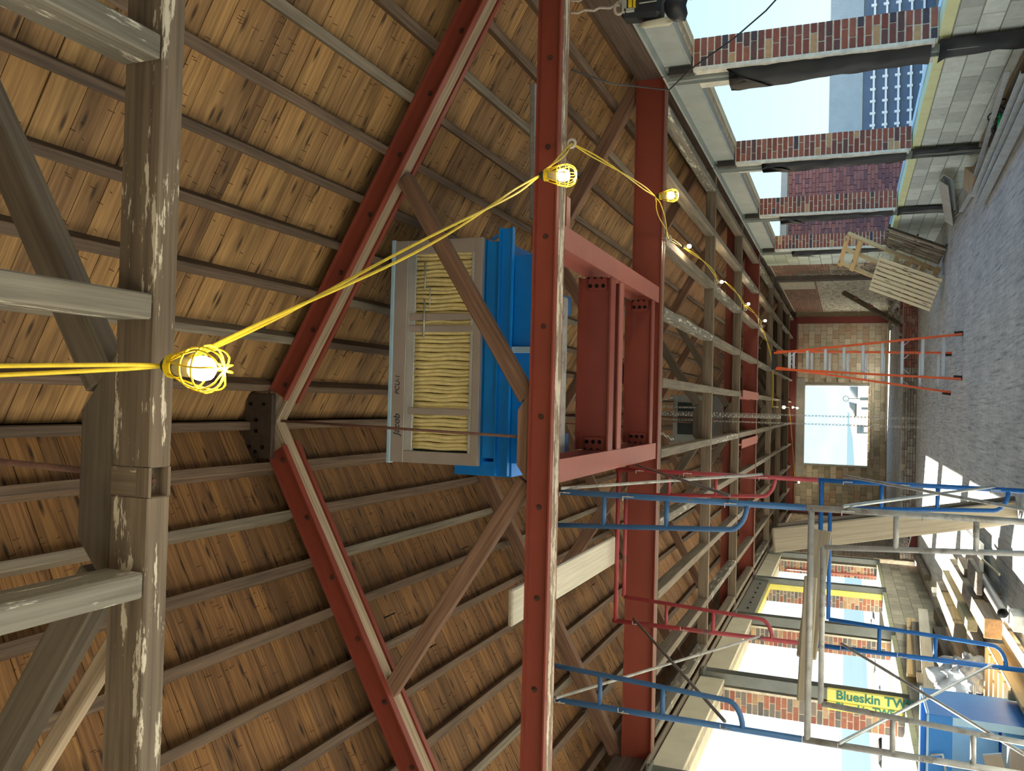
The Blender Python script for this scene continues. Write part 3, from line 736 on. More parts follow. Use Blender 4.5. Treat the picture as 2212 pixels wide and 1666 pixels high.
for x in (-.095, .60, .70): box('post', x-.028, x+.028, YU-.036, YU, 4.60, 5.19, 'sheet', au)
x = X0+.115; k = 0
while x < X1-.16:
    wv = R.uniform(.060, .072); amp = R.uniform(.004, .009); nz = 7; vs = []; fs = []
    for q_ in range(nz+1):
        z = 4.61+.545*q_/nz; bu = amp*sin(q_*1.3+k); y_ = YU-.002+R.uniform(-.004, .004)
        cr_ = .014 if q_ > 0 else .02; vs += [V((x+bu*.5, y_+.02, z)), V((x+wv*.2+bu, y_-.012, z)), V((x+wv*.42+bu, y_-.006, z)), V((x+wv*.5+bu, y_+cr_, z)), V((x+wv*.58+bu, y_-.006, z)), V((x+wv*.82+bu, y_-.012, z)), V((x+wv+bu*.5, y_+.02, z))]
    for q_ in range(nz):
        for j in range(6): a = q_*7+j; fs.append((a, a+1, a+8, a+7))
    fs.append(tuple(nz*7+j for j in range(7)))
    MB().add(vs, fs).build('bag_filter', 'filter', au, smooth=True)
    x += wv+.004; k += 1
for (xa, xb, z) in ((.93, 1.17, 5.05), (.52, .85, 5.05)): MB().tube([(xa, YU-.045, z), (xb, YU-.045, z)], .008, 6).build('latch_rod', 'galv', au, smooth=True)
mb = MB().tube([(.95, YU-.045, 5.05), (.95, YU-.045, 5.0), (.78, YU-.045, 5.0), (.78, YU-.045, 5.05)], .005, 6).build('latch_crank', 'galv', au, smooth=True)
text('lettering', 'Jacob', .085, axes((1, 0, 0), (0, 0, 1), (-.31, YU-.033, 5.265)), 'ink', au, font_shear=.2)
text('lettering', 'PCU-1', .060, axes((1, 0, 0), (0, 0, 1), (.04, YU-.033, 5.275)), 'ink', au, font_shear=.2)
box('base_panel', -.47, 1.33, YU+.05, YU+.72, 4.36, 4.53, 'blue_paint', au)
channel('base_rail', (1.42, YU+.0, 4.26), (-.60, YU+.0, 4.26), .12, .05, 1, au, 'blue_paint')
box('base_skirt', -.5, 1.2, YU+.03, YU+.66, 4.05, 4.27, 'blue_paint', au)
box('base_rib', .40, .45, YU-.02, YU+.03, 4.06, 4.26, 'blue_film', au)
box('side_panel', -.62, -.50, YU+.1, YU+.75, 4.28, 4.80, 'blue_paint', au)
box('under_channel', -.42, .93, YU+.12, YU+.30, 3.96, 4.05, 'grey_unit', au); box('under_tray', -.42, .90, YU+.31, YU+.5, 3.955, 4.0, 'galv_dull', au)
for x in (.84, -.34): box('foot_block', x-.08, x+.08, YU+.32, YU+.62, 3.96, 4.05, 'scaf_blue', au)
for x in (.62, .18): MB().lathe([(.03, 0), (.035, .02), (.02, .05)], Matrix.Translation((x, YU+.60, 4.04)) @ axes((0, 0, -1), (1, 0, 0), (0, 0, 0)), 10).build('isolator', 'black_bolt', au)
tb = MB().tube([(1.36, YU+.1, 4.5), (1.40, YU+.15, 4.46), (1.38, YU+.2, 4.42), (1.42, YU+.2, 4.37)], .014, 6).build('blue_pipe', 'blue_paint', au, smooth=True)
beam('steel_stud', (2.83, 7.0, 4.36), (1.62, 7.0, 4.33), .05, .05, 'galv_dull', None, label='grey metal stud lying level behind the nearest red tie beam at upper right', cat='stud')

# ---------------------------------------------------------------- grey fan unit on chains and the hoist
gu = root('fan_unit', (-.25, 17.9, 4.05), 'grey fan box with clipped corners and round dark intake, hung by chains among far trusses', 'air unit')
def oct_(x0, x1, z0, z1, c): return [(x0+c, z0), (x1-c, z0), (x1, z0+c), (x1, z1-c), (x1-c, z1), (x0+c, z1), (x0, z1-c), (x0, z0+c)]
def xzprism(mb, prof, y0, y1):
    n = len(prof); mb.add([V((x, y0, z)) for x, z in prof]+[V((x, y1, z)) for x, z in prof], [tuple(range(n)), tuple(range(n, 2*n))[::-1]]+[(i, n+i, n+(i+1) % n, (i+1) % n) for i in range(n)]); return mb
xzprism(MB(), oct_(-.73, .23, 4.05, 5.08, .12), 17.62, 18.6).build('housing', 'grey_unit', gu)
box('intake', -.58, .08, 17.60, 17.63, 4.30, 4.98, 'unit_dark', gu)
Mx = Matrix.Translation((-.30, 17.6, 4.42)) @ frame((0, 0, 0), (0, -1, 0))
MB().lathe([(.20, 0), (.20, .03), (.16, .03), (.16, 0)], Mx, 20).build('fan_ring', 'grey_unit', gu, smooth=False)
MB().lathe([(.06, 0), (.05, .04)], Mx, 12).build('fan_hub', 'blue_paint', gu)
for x in (-.68, .18): box('lug', x-.05, x+.05, 17.6, 17.62, 5.0, 5.14, 'grey_unit', gu)
def chainlinks(mb, a, b, step=.045, r=.004, w=.014):
    a, b = V(a), V(b); n = max(1, int((b-a).length/step)); d = (b-a).normalized(); u = d.orthogonal().normalized(); w2 = d.cross(u)
    for i in range(n):
        c = a+(b-a)*((i+.5)/n); e_ = u if i % 2 else w2
        mb.tube([c-d*step*.62, c-d*step*.3+e_*w, c+d*step*.3+e_*w, c+d*step*.62, c+d*step*.3-e_*w, c-d*step*.3-e_*w, c-d*step*.62], r, 4, False)
ho = root('chain_hoist', (-.2, 16.7, 5.4), 'chain hoist hanging from the ridge, its long hand chains dropping to the floor', 'hoist')
MB().lathe([(.05, 0), (.09, .04), (.09, .16), (.05, .2)], Matrix.Translation((-.25, 16.7, 5.25)) @ frame((0, 0, 0), (1, 0, 0)), 14).build('hoist_body', 'galv_dull', ho, smooth=False)
MB().tube([(-.21, 16.75, 6.2), (-.21, 16.75, 5.3)], .012, 6).build('hanger', 'rod_rust', ho)
mb = MB()
for (x, z1, z0) in ((-.115, 5.2, .03), (-.27, 5.2, .03)): chainlinks(mb, (x, 16.72, z1), (x*1.0+.0, 16.72, z0), .06, .0045, .016)
for x in (-.155, -.175): chainlinks(mb, (x-.0, 16.9, 5.2), (x, 16.9, 2.9), .05, .008, .02)
mb.build('hand_chain', 'chain', ho)
mb = MB(); chainlinks(mb, (.2, 17.55, 5.05), (.05, 17.2, 5.45), .06, .008, .022); chainlinks(mb, (-.7, 17.55, 5.05), (-.45, 17.2, 5.45), .06, .008, .022); chainlinks(mb, (-.02, 17.3, 5.4), (-.02, 17.45, 4.3), .05, .007, .018)
mb.build('lifting_chain', 'chain', ho)

# ---------------------------------------------------------------- string lights
def cage(loc, r, lab, detail=True, power=18, tilt=(0, 0, 0)):
    Tm = Matrix.Translation(V(loc)) @ Matrix.Rotation(tilt[0], 4, 'X') @ Matrix.Rotation(tilt[1], 4, 'Y') @ frame((0, 0, 0), (0, 0, -1))   # local X = down
    g = root('work_light', loc, lab, 'lamp', 'string of caged work lights')
    k = r/.064
    MB().lathe([(.012*k, -.03*k), (.021*k, -.02*k), (.027*k, .02*k)], Tm, 12).build('socket', 'plug', g, smooth=True)
    MB().lathe([(.026*k, .02*k), (.027*k, .075*k), (.030*k, .08*k)], Tm, 12).build('bulb_neck', 'bulb_base', g, smooth=True)
    MB().lathe([(.028*k, .08*k), (.033*k, .095*k), (.034*k, .11*k), (.030*k, .128*k), (.018*k, .140*k), (.004*k, .143*k)], Tm, 16).build('bulb', 'bulb', g, smooth=True)
    if detail:
        mb = MB(); mb.lathe([(.034*k, 0), (.034*k, .022*k), (.029*k, .022*k), (.029*k, 0)], Tm, 16); mb.build('collar', 'yellow', g)
        mb = MB(); n = 6
        for j in range(n):
            a = 2*pi*j/n+.2; pts = []
            for q_ in range(13):
                u = q_/12; prof = [(.031, .01), (.040, .04), (.052, .07), (.062, .105), (.064, .13), (.058, .155), (.042, .172), (.02, .178), (0, .18)]
                f_ = u*(len(prof)-1); i0 = min(int(f_), len(prof)-2); fr = f_-i0
                rr = prof[i0][0]*(1-fr)+prof[i0+1][0]*fr; xx = prof[i0][1]*(1-fr)+prof[i0+1][1]*fr
                pts.append(Tm @ V((xx*k, rr*k*cos(a+.3*sin(u*pi)), rr*k*sin(a+.3*sin(u*pi)))))
            mb.tube(pts, .0028*k, 5)
            pts = []
            for q_ in range(13):
                u = q_/12; f_ = u*(len(prof)-1); i0 = min(int(f_), len(prof)-2); fr = f_-i0
                rr = prof[i0][0]*(1-fr)+prof[i0+1][0]*fr; xx = prof[i0][1]*(1-fr)+prof[i0+1][1]*fr
                if j % 2 == 0: pts.append(Tm @ V((xx*k, rr*k*cos(a-.5*sin(u*pi)), rr*k*sin(a-.5*sin(u*pi)))))
            if pts: mb.tube(pts, .0028*k, 5)
        for (rr, xx) in ((.055, .078), (.064, .125)):
            mb.tube([Tm @ V((xx*k, rr*k*cos(2*pi*q_/20), rr*k*sin(2*pi*q_/20))) for q_ in range(21)], .0032*k, 5, False)
        mb.build('wire_guard', 'yellow', g, smooth=True)
    ld = bpy.data.lights.new('bulb_glow', 'POINT'); ld.energy = power; ld.color = (1, .80, .52); ld.shadow_soft_size = .035*k
    lo = bpy.data.objects.new('bulb_glow', ld); reg(lo, g, Tm @ Matrix.Translation((.19*k, 0, 0)))
    return g
LP = [((.075, 1.80, 3.43), .064, True, 'largest yellow caged work light hanging under the nearest tie beam', 2.6),
      ((1.262, 4.40, 3.30), .064, True, 'yellow caged work light in front of the nearest red tie beam', 6),
      ((2.003, 8.0, 3.42), .064, True, 'yellow caged work light in front of the second red tie beam', 6),
      ((2.0, 10.6, 3.67), .05, False, 'small lit bulb just beyond the second red tie beam', 6),
      ((2.11, 14.5, 3.80), .05, False, 'small lit bulb under the joists between fourth and fifth trusses', 6),
      ((2.168, 18.2, 3.76), .055, False, 'small lit bulb just before the far red tie beam', 6),
      ((2.144, 21.5, 3.72), .06, False, 'small lit bulb just behind the far red tie beam', 6),
      ((.047, 27.0, 3.65), .085, False, 'single far bulb hanging from the joists near the hand chains', 4),
      ((.06, 33.0, 3.70), .07, False, 'upper of two close bulbs in front of the far lintel', 4),
      ((.04, 33.0, 3.55), .07, False, 'lower of two close bulbs in front of the far lintel', 4),
      ((-2.695, 33.0, 3.45), .07, False, 'lone bulb by the far lintel seen just above the red scaffold', 5)]
for i, (loc, r, dt, lab, pw) in enumerate(LP): cage(loc, r, lab, dt, pw, tilt=(.10*(i == 1), .06*(i < 2), 0))
def lerp(a, b, u): return V(a)*(1-u)+V(b)*u
def cordrun(mb, a, b, sag, r=.006, tw=.012, n=26, ph0=0):
    a, b = V(a), V(b); d = (b-a).normalized(); u = d.cross(V((0, 0, 1)));
    u = u.normalized() if u.length > .01 else V((1, 0, 0)); w = d.cross(u)
    for s in (0, pi):
        pts = []
        for i in range(n+1):
            k = i/n; p = lerp(a, b, k) - V((0, 0, sag*4*k*(1-k))); ang = ph0+s+k*(b-a).length*2.2
            e_ = min(1, 6*k, 6*(1-k)); pts.append(p + (u*cos(ang)+w*sin(ang))*tw*e_)
        mb.tube(pts, r, 6)
mb = MB()
HK = [(1.93, 5.96, 3.655), (1.921, 9.64, 3.655), (1.975, 13.52, 3.66), (1.98, 17.45, 3.65), (1.946, 20.9, 3.655)]
cordrun(mb, (.03, -2.6, 3.60), (.030, 1.25, 3.665), .05)
cordrun(mb, (.030, 1.25, 3.665), (.075, 1.80, 3.45), .0, n=6)
cordrun(mb, (.078, 1.80, 3.42), (1.262, 4.40, 3.33), .08, tw=.014)
cordrun(mb, (1.262, 4.40, 3.33), HK[0], .02, n=10)
cordrun(mb, HK[0], (2.003, 8.0, 3.46), .03); cordrun(mb, (2.003, 8.0, 3.46), HK[1], .0, n=12, tw=.03)
cordrun(mb, HK[1], (2.0, 10.6, 3.68), .01, n=10); cordrun(mb, (2.0, 10.6, 3.68), HK[2], .10); cordrun(mb, HK[2], (2.11, 14.5, 3.66), 0, n=8); cordrun(mb, (2.11, 14.5, 3.66), HK[3], .06)
cordrun(mb, HK[3], (2.168, 18.2, 3.77), 0, n=6); cordrun(mb, (2.168, 18.2, 3.77), HK[4], .08, tw=.02); cordrun(mb, (.05, 33.0, 3.72), (-2.695, 33.0, 3.47), .02, n=20); cordrun(mb, HK[4], (1.177, 24.5, 3.66), .04); cordrun(mb, (1.177, 24.5, 3.66), (.049, 24.6, 3.66), .02); cordrun(mb, (.049, 24.6, 3.66), (.047, 27, 3.66), .03); cordrun(mb, (.047, 27, 3.66), (.05, 33, 3.70), .0)
mb.build('light_cord', 'cord', None, smooth=True, label='pair of yellow cords strung along the hall carrying the caged bulbs', cat='cord')
for i, h in enumerate(HK):
    mb = MB(); c = V(h); mb.tube([c+V((.03*cos(a), 0, .03*sin(a))) for a in [2*pi*j/14 for j in range(15)]], .011, 6, False)
    mb.build('cord_ring', 'porcelain', None, smooth=True, label='pale ring holding the yellow cord under the tie beam of the %s' % TNAME[i+1], cat='ring', group='rings holding the light cord')

# ---------------------------------------------------------------- scaffold
LX, RX = -2.208, -.662
def sframe(y, z0, mat, lab, lower=False, tipmat=None):
    g = root('scaffold', ((LX+RX)/2, y, z0), lab, 'scaffold', 'scaffold frames')
    r = .0215; zt = z0+1.95
    for x in (LX, RX): MB().tube([(x, y, z0), (x, y, zt)], r, 12).build('leg', mat, g, smooth=True)
    MB().tube([(LX, y, zt-.03), (RX, y, zt-.03)], r, 12).build('header', mat, g, smooth=True)
    for x, s in ((LX, 1), (RX, -1)):
        top_ = V((x+s*.255, y, zt-.115)); bot = V((x+s*.185, y, z0+.50)); pts = [top_, bot]
        for q_ in range(1, 7):
            a = q_/6*pi/2; pts.append(V((x+s*.185*cos(a)+0, y, z0+.50-.115*sin(a))))
        pts[-1].x = x
        MB().tube(pts, r*.85, 10).build('inner_post', mat, g, smooth=True)
        for z in (z0+1.40, z0+.94):
            xi = x+s*(.185+.07*(z-z0-.5)/1.33)
            MB().tube([(x, y, z), (xi, y, z)], r*.8, 8).build('rung', mat, g, smooth=True)
        for z in (z0+1.22, z0+1.70, z0+.50):
            mb = MB(); mb.tube([(x, y-.015, z), (x, y-.055, z)], .006, 6); mb.tube([(x, y-.05, z-.05), (x, y-.05, z+.03)], .004, 6); mb.tube([(x, y-.05, z+.03), (x+s*.03, y-.05, z+.03)], .004, 6)
            mb.build('brace_latch', 'galv_dull', g)
    MB().tube([(LX+.255, y, zt-.11), (RX-.255, y, zt-.11)], r*.85, 10).build('second_bar', mat, g, smooth=True)
    if lower:
        for x in (LX, RX): box('base_plate', x-.07, x+.07, y-.07, y+.07, .0, .012, 'galv_dull', g)
    return g
sframe(6.05, .012, 'galv_dull', 'galvanised lower scaffold frame nearest the camera', True)
sframe(6.05, 1.965, 'scaf_blue', 'worn blue upper scaffold frame nearest the camera')
sframe(8.5, .012, 'scaf_blue_bright', 'bright blue lower scaffold frame at the back', True)
sframe(8.5, 1.965, 'scaf_red', 'dusty red upper scaffold frame at the back')
for x, sd in ((RX, 'right'), (LX, 'left')):
    xo = x - .05 if False else x
    for z0, lev, m1, m2 in ((.012, 'lower', 'galv', 'galv_dull'), (1.965, 'upper', 'galv_dull', 'cable_grey')):
        g = root('cross_brace', (x, 7.27, z0+.5), 'crossed pair of tubular braces on the %s side, %s scaffold level' % (sd, lev), 'brace', 'scaffold cross braces')
        yo = .03
        MB().tube([(x+.03, 6.0, z0+1.72), (x+.03, 8.45, z0+.50)], .0125, 8).build('brace_tube', m1, g, smooth=True)
        MB().tube([(x+.055, 6.0, z0+.50), (x+.055, 8.45, z0+1.72)], .0125, 8).build('brace_tube', m2, g, smooth=True)
# planks
beam('scaffold_plank', (-1.60, 6.15, 4.125), (-1.51, 8.62, 3.955), .29, .045, 'white_plank', None, bev=.012, label='pale whitewashed plank lying across the top of the scaffold, above the red tie beam', cat='plank')
beam('scaffold_plank', (-1.34, 9.02, 2.40), (-1.03, 10.33, .03), .045, .245, 'plank', None, up=(1, 0, 0), bev=.012, label='wide weathered plank leaning steeply behind the blue scaffold frame', cat='plank', group='leaning planks')
beam('scaffold_plank', (-1.30, 9.10, 2.36), (-.99, 10.42, .03), .04, .245, 'scrap_grey', None, up=(1, 0, 0), bev=.01, label='darker plank edge leaning directly behind the wide weathered plank', cat='plank', group='leaning planks')
beam('scaffold_plank', (-1.05, 7.85, 1.90), (-1.98, 7.2, 1.99), .045, .15, 'plank', None, bev=.008, label='weathered board on edge inside the scaffold at mid height, cut off square at left', cat='board', group='boards inside the scaffold')
beam('scaffold_plank', (-1.35, 7.3, 1.97), (-2.28, 7.05, 2.0), .04, .10, 'plank', None, bev=.008, label='lighter board inside the scaffold, its end hanging over the left windows', cat='board', group='boards inside the scaffold')

# ---------------------------------------------------------------- stepladder
ld_ = root('stepladder', (.85, 16.1, 0), 'tall orange stepladder with aluminium treads standing open in the middle of the hall', 'ladder')
FR, FL = V((1.295, 15.38, 0)), V((.57, 15.41, 0)); TR_, TL_ = V((1.02, 15.98, 2.95)), V((.735, 16.02, 2.95)); RR, RL = V((1.057, 16.98, 0)), V((.353, 17.03, 0))
for nm, a, b_ in (('front_rail', FR, TR_), ('front_rail', FL, TL_), ('rear_rail', RR, TR_+V((0, .06, 0))), ('rear_rail', RL, TL_+V((0, .06, 0)))):
    channel(nm, a, b_, .075, .035, 1 if nm == 'front_rail' else -1, ld_, 'ladder_orange', up=(0, -1, 0), tw=.006, tf=.006)
    d = (b_-a).normalized(); beam('rubber_foot', a, a+d*.12, .075, .12, 'black_rubber', ld_, up=(0, -1, 0))
for k in range(9):
    u = (k+.9)/9.75; a, b_ = lerp(FR, TR_, u), lerp(FL, TL_, u)
    beam('step', a+V((0, -.01, 0)), b_+V((0, -.01, 0)), .085, .05, 'alu', ld_)
    if k in (0, 2, 4, 8):
        for p, s in ((a, -1), (b_, 1)): MB().tube([p+V((s*.02, 0, -.11)), p+V((s*.12, 0, 0))], .007, 5).build('step_brace', 'alu', ld_)
    u2 = (k+.7)/9.75; a, b_ = lerp(RR, TR_, u2), lerp(RL, TL_, u2); beam('rear_bar', a, b_, .03, .045, 'alu', ld_)
    if k < 3:
        for p, s in ((a, -1), (b_, 1)): MB().tube([p+V((s*.02, 0, -.11)), p+V((s*.12, 0, 0))], .007, 5).build('step_brace', 'alu', ld_)
box('top_cap', .70, 1.06, 15.93, 16.12, 2.93, 3.0, 'black_rubber', ld_, bev=.01)

# ---------------------------------------------------------------- pallets leaning at the right wall
def pallet(M, mat, lab, mat2=None, Lx=1.2, Wy=1.0, slats=8, gap=False):
    g = bpy.data.objects.new('pallet', None); g.empty_display_size = .1; reg(g, None, M, lab, 'pallet', 'pallets by the right wall')
    def bb_(nm, a, b_, w, h, mt): beam(nm, M @ V(a), M @ V(b_), w, h, mt, g, up=M.to_3x3() @ V((0, 0, 1)), bev=.003)
    for y in (.02, Wy/2, Wy-.02): bb_('stringer', (0, y, .06), (Lx, y, .06), .038, .09, mat2 or mat)
    n = slats
    for i in range(n):
        if gap and i in (4, 5): continue
        x = .045+(Lx-.09)*i/(n-1); bb_('slat', (x, 0, .115), (x, Wy, .115), .09, .018, mat)
        if i % 2 == 0: bb_('slat', (x, 0, .006), (x, Wy, .006), .09, .018, mat)
    return g
# pallet 1: standing on its side edge, leaning back; local X up the lean, local Y along the floor
def pm(base, along, upv):   # local Y = along, local X = upv, Z = towards the viewer side
    along = V(along).normalized(); upv = V(upv).normalized(); z = upv.cross(along); return Matrix(((upv.x, along.x, z.x, base[0]), (upv.y, along.y, z.y, base[1]), (upv.z, along.z, z.z, base[2]), (0, 0, 0, 1)))
def pal(bl, w, u, *a):     # bl = corner on the floor, w = across, u = up the lean
    w = V(w).normalized(); u = V(u); u = (u - w*u.dot(w)).normalized(); z = w.cross(u)
    return pallet(Matrix(((w.x, u.x, z.x, bl[0]), (w.y, u.y, z.y, bl[1]), (w.z, u.z, z.z, bl[2]), (0, 0, 0, 1))), *a)
pal((2.14, 19.12, .16), (.53, -.82, -.16), (.44, 0, .9), 'pale_pine', 'pale new slatted pallet leaning to the right, nearest the open floor', 'pale_pine', 1.0, 1.24, 8)
M_ = pm((2.84, 18.50, .03), (-.47, .84, .16), (.44, 0, .9))
pallet(M_, 'new_pine', 'taller open framed pine pallet leaning behind the pale slatted one', None, 1.9, 1.0, 8, True)
pal((3.06, 18.75, .02), (.14, -.97, -.03), (.40, 0, .9), 'scrap_grey', 'weathered grey pallet leaning on the block wall under the window', 'scrap_dark', .95, 1.12, 6)
# leaning beam with nail blocks at the far right
g = root('leaning_beam', (3.0, 26, .4), 'brown timber with nailed cleats leaning on the far right brick wall', 'beam')
A_, B_ = V((3.55, 27.3, 1.88)), V((2.47, 26.3, .37))
beam('timber', A_, B_, .09, .13, 'brace_grey', g); 
for u in (.22, .45, .5, .8): p = lerp(A_, B_, u); beam('cleat', p+V((-.03, -.06, .02)), p+V((.05, -.06, -.07)), .03, .13, 'brace', g)
# metal channels leaning along the right wall, studs on the floor, boxes and cables
g = root('metal_channel', (3.55, 15.8, 0), 'wide pale metal channel propped along the block wall below the third window', 'channel')
A_, B_ = V((3.60, 14.2, .42)), V((3.55, 17.0, .06)); channel('track', A_, B_, .12, .16, 1, g, 'sheet_white', up=(-.8, 0, .6))
for i, (a, b_) in enumerate((((2.86, 13.1, .02), (3.10, 9.2, .05)), ((2.93, 13.0, .045), (3.2, 9.2, .09)), ((2.99, 13.15, .09), (3.28, 9.3, .13)), ((3.22, 12.95, .12), (3.42, 9.6, .26)), ((3.02, 12.9, .02), (3.32, 9.3, .03)))):
    g = root('steel_stud', b_, 'grey metal stud on the floor by the right wall, %s from the open side' % ORD[i], 'stud', 'metal studs on the floor')
    channel('stud', a, b_, .09 if i != 3 else .05, .035, 1, g, 'galv', up=(0, 0, 1), tw=.004, tf=.004)
g = root('wooden_box', (3.25, 13.5, 0), 'squat tan wooden offcut lying beside the ends of the metal studs', 'offcut')
beam('block', (3.14, 13.05, .10), (3.42, 13.75, .12), .30, .16, 'cardboard', g)
g = root('metal_box', (3.5, 15, 0), 'flat pale sheet metal panel on the floor under the metal channel', 'panel')
beam('panel', (3.38, 13.9, .06), (3.42, 15.5, .04), .26, .07, 'sheet_white', g)
g = root('ledger_board', (3.6, 11.5, 0), 'rough grey board laid along the foot of the block wall', 'board')
beam('board', (3.60, 12.8, .07), (3.62, 9.4, .07), .05, .13, 'scrap_grey', g); beam('board', (3.52, 12.5, .03), (3.54, 9.4, .03), .10, .05, 'scrap_dark', g)
mb = MB()
for i in range(7):
    c = V((3.42+R.uniform(-.06, .06), 11.0+R.uniform(-.3, .3), .12)); rr = R.uniform(.08, .17)
    mb.tube([c+V((rr*.6*cos(a+i), rr*sin(a+i), .05+.05*sin(a*2+i))) for a in [2*pi*j/18 for j in range(17)]], .010, 5)
mb.build('cable_coil', 'cable', None, smooth=True, label='tangle of black cables heaped at the foot of the block wall', cat='cable')
mb = MB()
for i in range(4):
    c = V((3.30+.01*i, 10.85, .14)); mb.tube([c+V((.06*sin(a*3+i), .2*(a/5-.5), .04*cos(a*2+i))) for a in [.3*j for j in range(18)]], .009, 5)
mb.build('green_rope', 'green_rope', None, smooth=True, label='bright green rope crumpled on top of the black cable tangle', cat='rope')
for i in range(3): beam('offcut', (3.38+.05*i, 15.9+.1*i, .02+.03*i), (3.5+.05*i, 16.9, .02+.03*i), .05, .02, 'galv_dull', None, label='thin metal offcut on the floor past the channel end, %s from the wall' % ['third', 'second', 'nearest'][i], cat='offcut', group='thin offcuts')
# rubble at the foot of the far right wall
for i in range(26):
    x, y = 3.1+R.uniform(-.4, .5), 28.2+R.uniform(-2.2, 2.6); s = R.uniform(.10, .26)
    mb = MB(); a = R.uniform(0, 3); d = V((cos(a), sin(a), R.uniform(-.3, .6))).normalized()
    mb.bar(V((x, y, .38+s*.3))-d*s*1.1, V((x, y, .38+s*.3))+d*s*1.1, s*.7, s*.45)
    mb.build('rubble_piece', 'rubble_white' if i % 3 else 'rubble', None, label='pale broken masonry lump in the heap under the leaning timber', cat='rubble', group='broken masonry heap')
for i in range(14):
    x, y = R.uniform(1.9, 3.5), R.uniform(25.15, 25.6)
    beam('loose_brick', (x, y, .385), (x+.17*cos(i), y+.17*sin(i), .39+.03*R.random()), .09, .06, 'riser_red', None, label='loose red brick lying along the edge of the raised floor', cat='brick', group='loose red bricks')
box('paint_patch', 2.85, 3.2, 24.93, 24.95, .1, .22, 'yellow_paint', ri)

# ---------------------------------------------------------------- left-hand lumber heap
def lum(a, b_, w, h, mat, lab, up=(0, 0, 1), cat='timber', grp='lumber heap by the left wall'):
    beam('timber', a, b_, w, h, mat, None, up=up, bev=.006, label=lab, cat=cat, group=grp)
lum((-2.26, 10.25, .25), (-2.17, 13.55, .25), .20, .16, 'scrap_grey', 'thick squared timber with orange sawn end on top of the heap')
lum((-2.27, 10.24, .25), (-2.268, 10.262, .25), .21, .17, 'orange_end', 'orange sawn end face of the thick squared timber', cat='offcut')
lum((-2.48, 11.25, .32), (-2.41, 14.2, .30), .13, .11, 'yellow_wood', 'yellowish timber lying beside the thick squared one')
lum((-2.86, 12.5, .30), (-2.74, 14.8, .30), .24, .15, 'scrap_grey', 'broad rough timber with nails in its dark end, left of the yellow one')
lum((-2.66, 12.3, .18), (-2.60, 14.7, .18), .10, .14, 'brace', 'narrow brown timber under the yellow one')
lum((-2.10, 11.0, .14), (-2.08, 12.85, .14), .16, .16, 'scrap_dark', 'long dark timber right of the squared one')
lum((-1.93, 10.95, .29), (-1.92, 11.9, .27), .26, .06, 'scrap_grey', 'short wide board lying across the right edge of the heap')
lum((-2.05, 12.3, .25), (-1.98, 12.85, .26), .12, .09, 'brace_grey', 'short brown block resting beside the white board')
lum((-2.44, 11.6, .11), (-2.40, 14.6, .11), .5, .15, 'scrap_dark', 'dark timber at the bottom of the heap')
lum((-3.08, 12.1, .08), (-3.0, 15.0, .08), .26, .12, 'scrap_grey', 'wide grey timber low on the left side of the heap')
lum((-3.25, 16.95, .12), (-3.20, 17.2, .12), .08, .24, 'white_plank', 'small pale upright offcut near the block wall', cat='offcut')
lum((-3.51, 20.1, .07), (-3.53, 23.2, .07), .12, .12, 'scrap_grey', 'long grey timber along the foot of the left wall towards the far end')
lum((-3.72, 15.9, .10), (-3.76, 17.8, .10), .22, .10, 'brace_grey', 'brown timber flat against the foot of the left wall')
lum((-3.83, 13.7, .78), (-3.83, 17.4, .56), .05, .14, 'new_pine', 'orange sunlit board on edge leaning on the left block wall')
lum((-3.74, 12.6, .70), (-3.76, 16.8, .52), .05, .15, 'scrap_grey', 'frayed grey board standing on edge next to the orange one')
lum((-3.58, 12.0, .68), (-3.60, 17.2, .38), .05, .16, 'white_plank', 'long pale board on edge, third from the left wall')
lum((-3.72, 12.7, .18), (-3.70, 16.0, .18), .20, .28, 'scrap_dark', 'stack of dark offcuts under the boards on edge')
lum((-3.40, 12.2, .22), (-3.35, 14.6, .20), .16, .14, 'scrap_grey', 'grey timber end left of the plastic bags')
lum((-3.44, 10.9, .30), (-3.42, 12.0, .28), .16, .14, 'scrap_grey', 'short timber end in front of the plastic bags')
lum((-3.30, 10.0, .34), (-3.30, 10.9, .32), .13, .12, 'brace', 'brown block with a white strap over it in front of the bags')
lum((-3.46, 9.9, .14), (-3.44, 12.0, .14), .30, .14, 'scrap_dark', 'dark timber on the floor between the blue box and the bags')
beam('board', (-1.86, 12.25, .10), (-1.84, 14.0, .12), .42, .05, 'white_board', None, label='white sunlit board lying flat at the right edge of the lumber heap', cat='board')
beam('offcut', (-1.92, 13.75, .03), (-1.78, 14.5, .03), .08, .06, 'scrap_grey', None, label='curved brown offcut alone on the sunny floor', cat='offcut')
MB().tube([(-2.04, 10.0, .20), (-1.95, 11.55, .20)], [.052, .052], 16, False).tube([(-2.04, 10.0, .20), (-1.95, 11.55, .20)], [.044, .044], 16, False).build('pipe', 'pvc', None, smooth=True, label='short grey plastic pipe with open end beside the lumber heap', cat='pipe')
beam('stick', (-1.80, 10.9, .10), (-1.78, 12.1, .16), .03, .02, 'pale_pine', None, label='thin pale stick leaning beyond the pipe end', cat='stick')
beam('sawn_block', (-2.12, 9.9, .06), (-2.10, 10.2, .06), .16, .12, 'rubble_white', None, label='round pale lump on the floor at the end of the squared timber', cat='offcut')
# new timber framing lying on the floor
g = root('joist_panel', (-2.9, 10.2, 0), 'new pine joist frame lying on the floor in front of the plastic bags', 'frame')
beam('rim', (-2.60, 10.95, .12), (-2.66, 8.2, .12), .045, .19, 'new_pine', g); beam('rim', (-2.40, 10.8, .06), (-2.46, 8.2, .06), .20, .04, 'new_pine', g)
for k in range(6):
    y = 10.9-.30*k; beam('joist', (-2.62-.008*k, y, .13), (-3.28 if y > 9.6 else -2.74, y+.02, .13), .05, .21, 'new_pine', g)
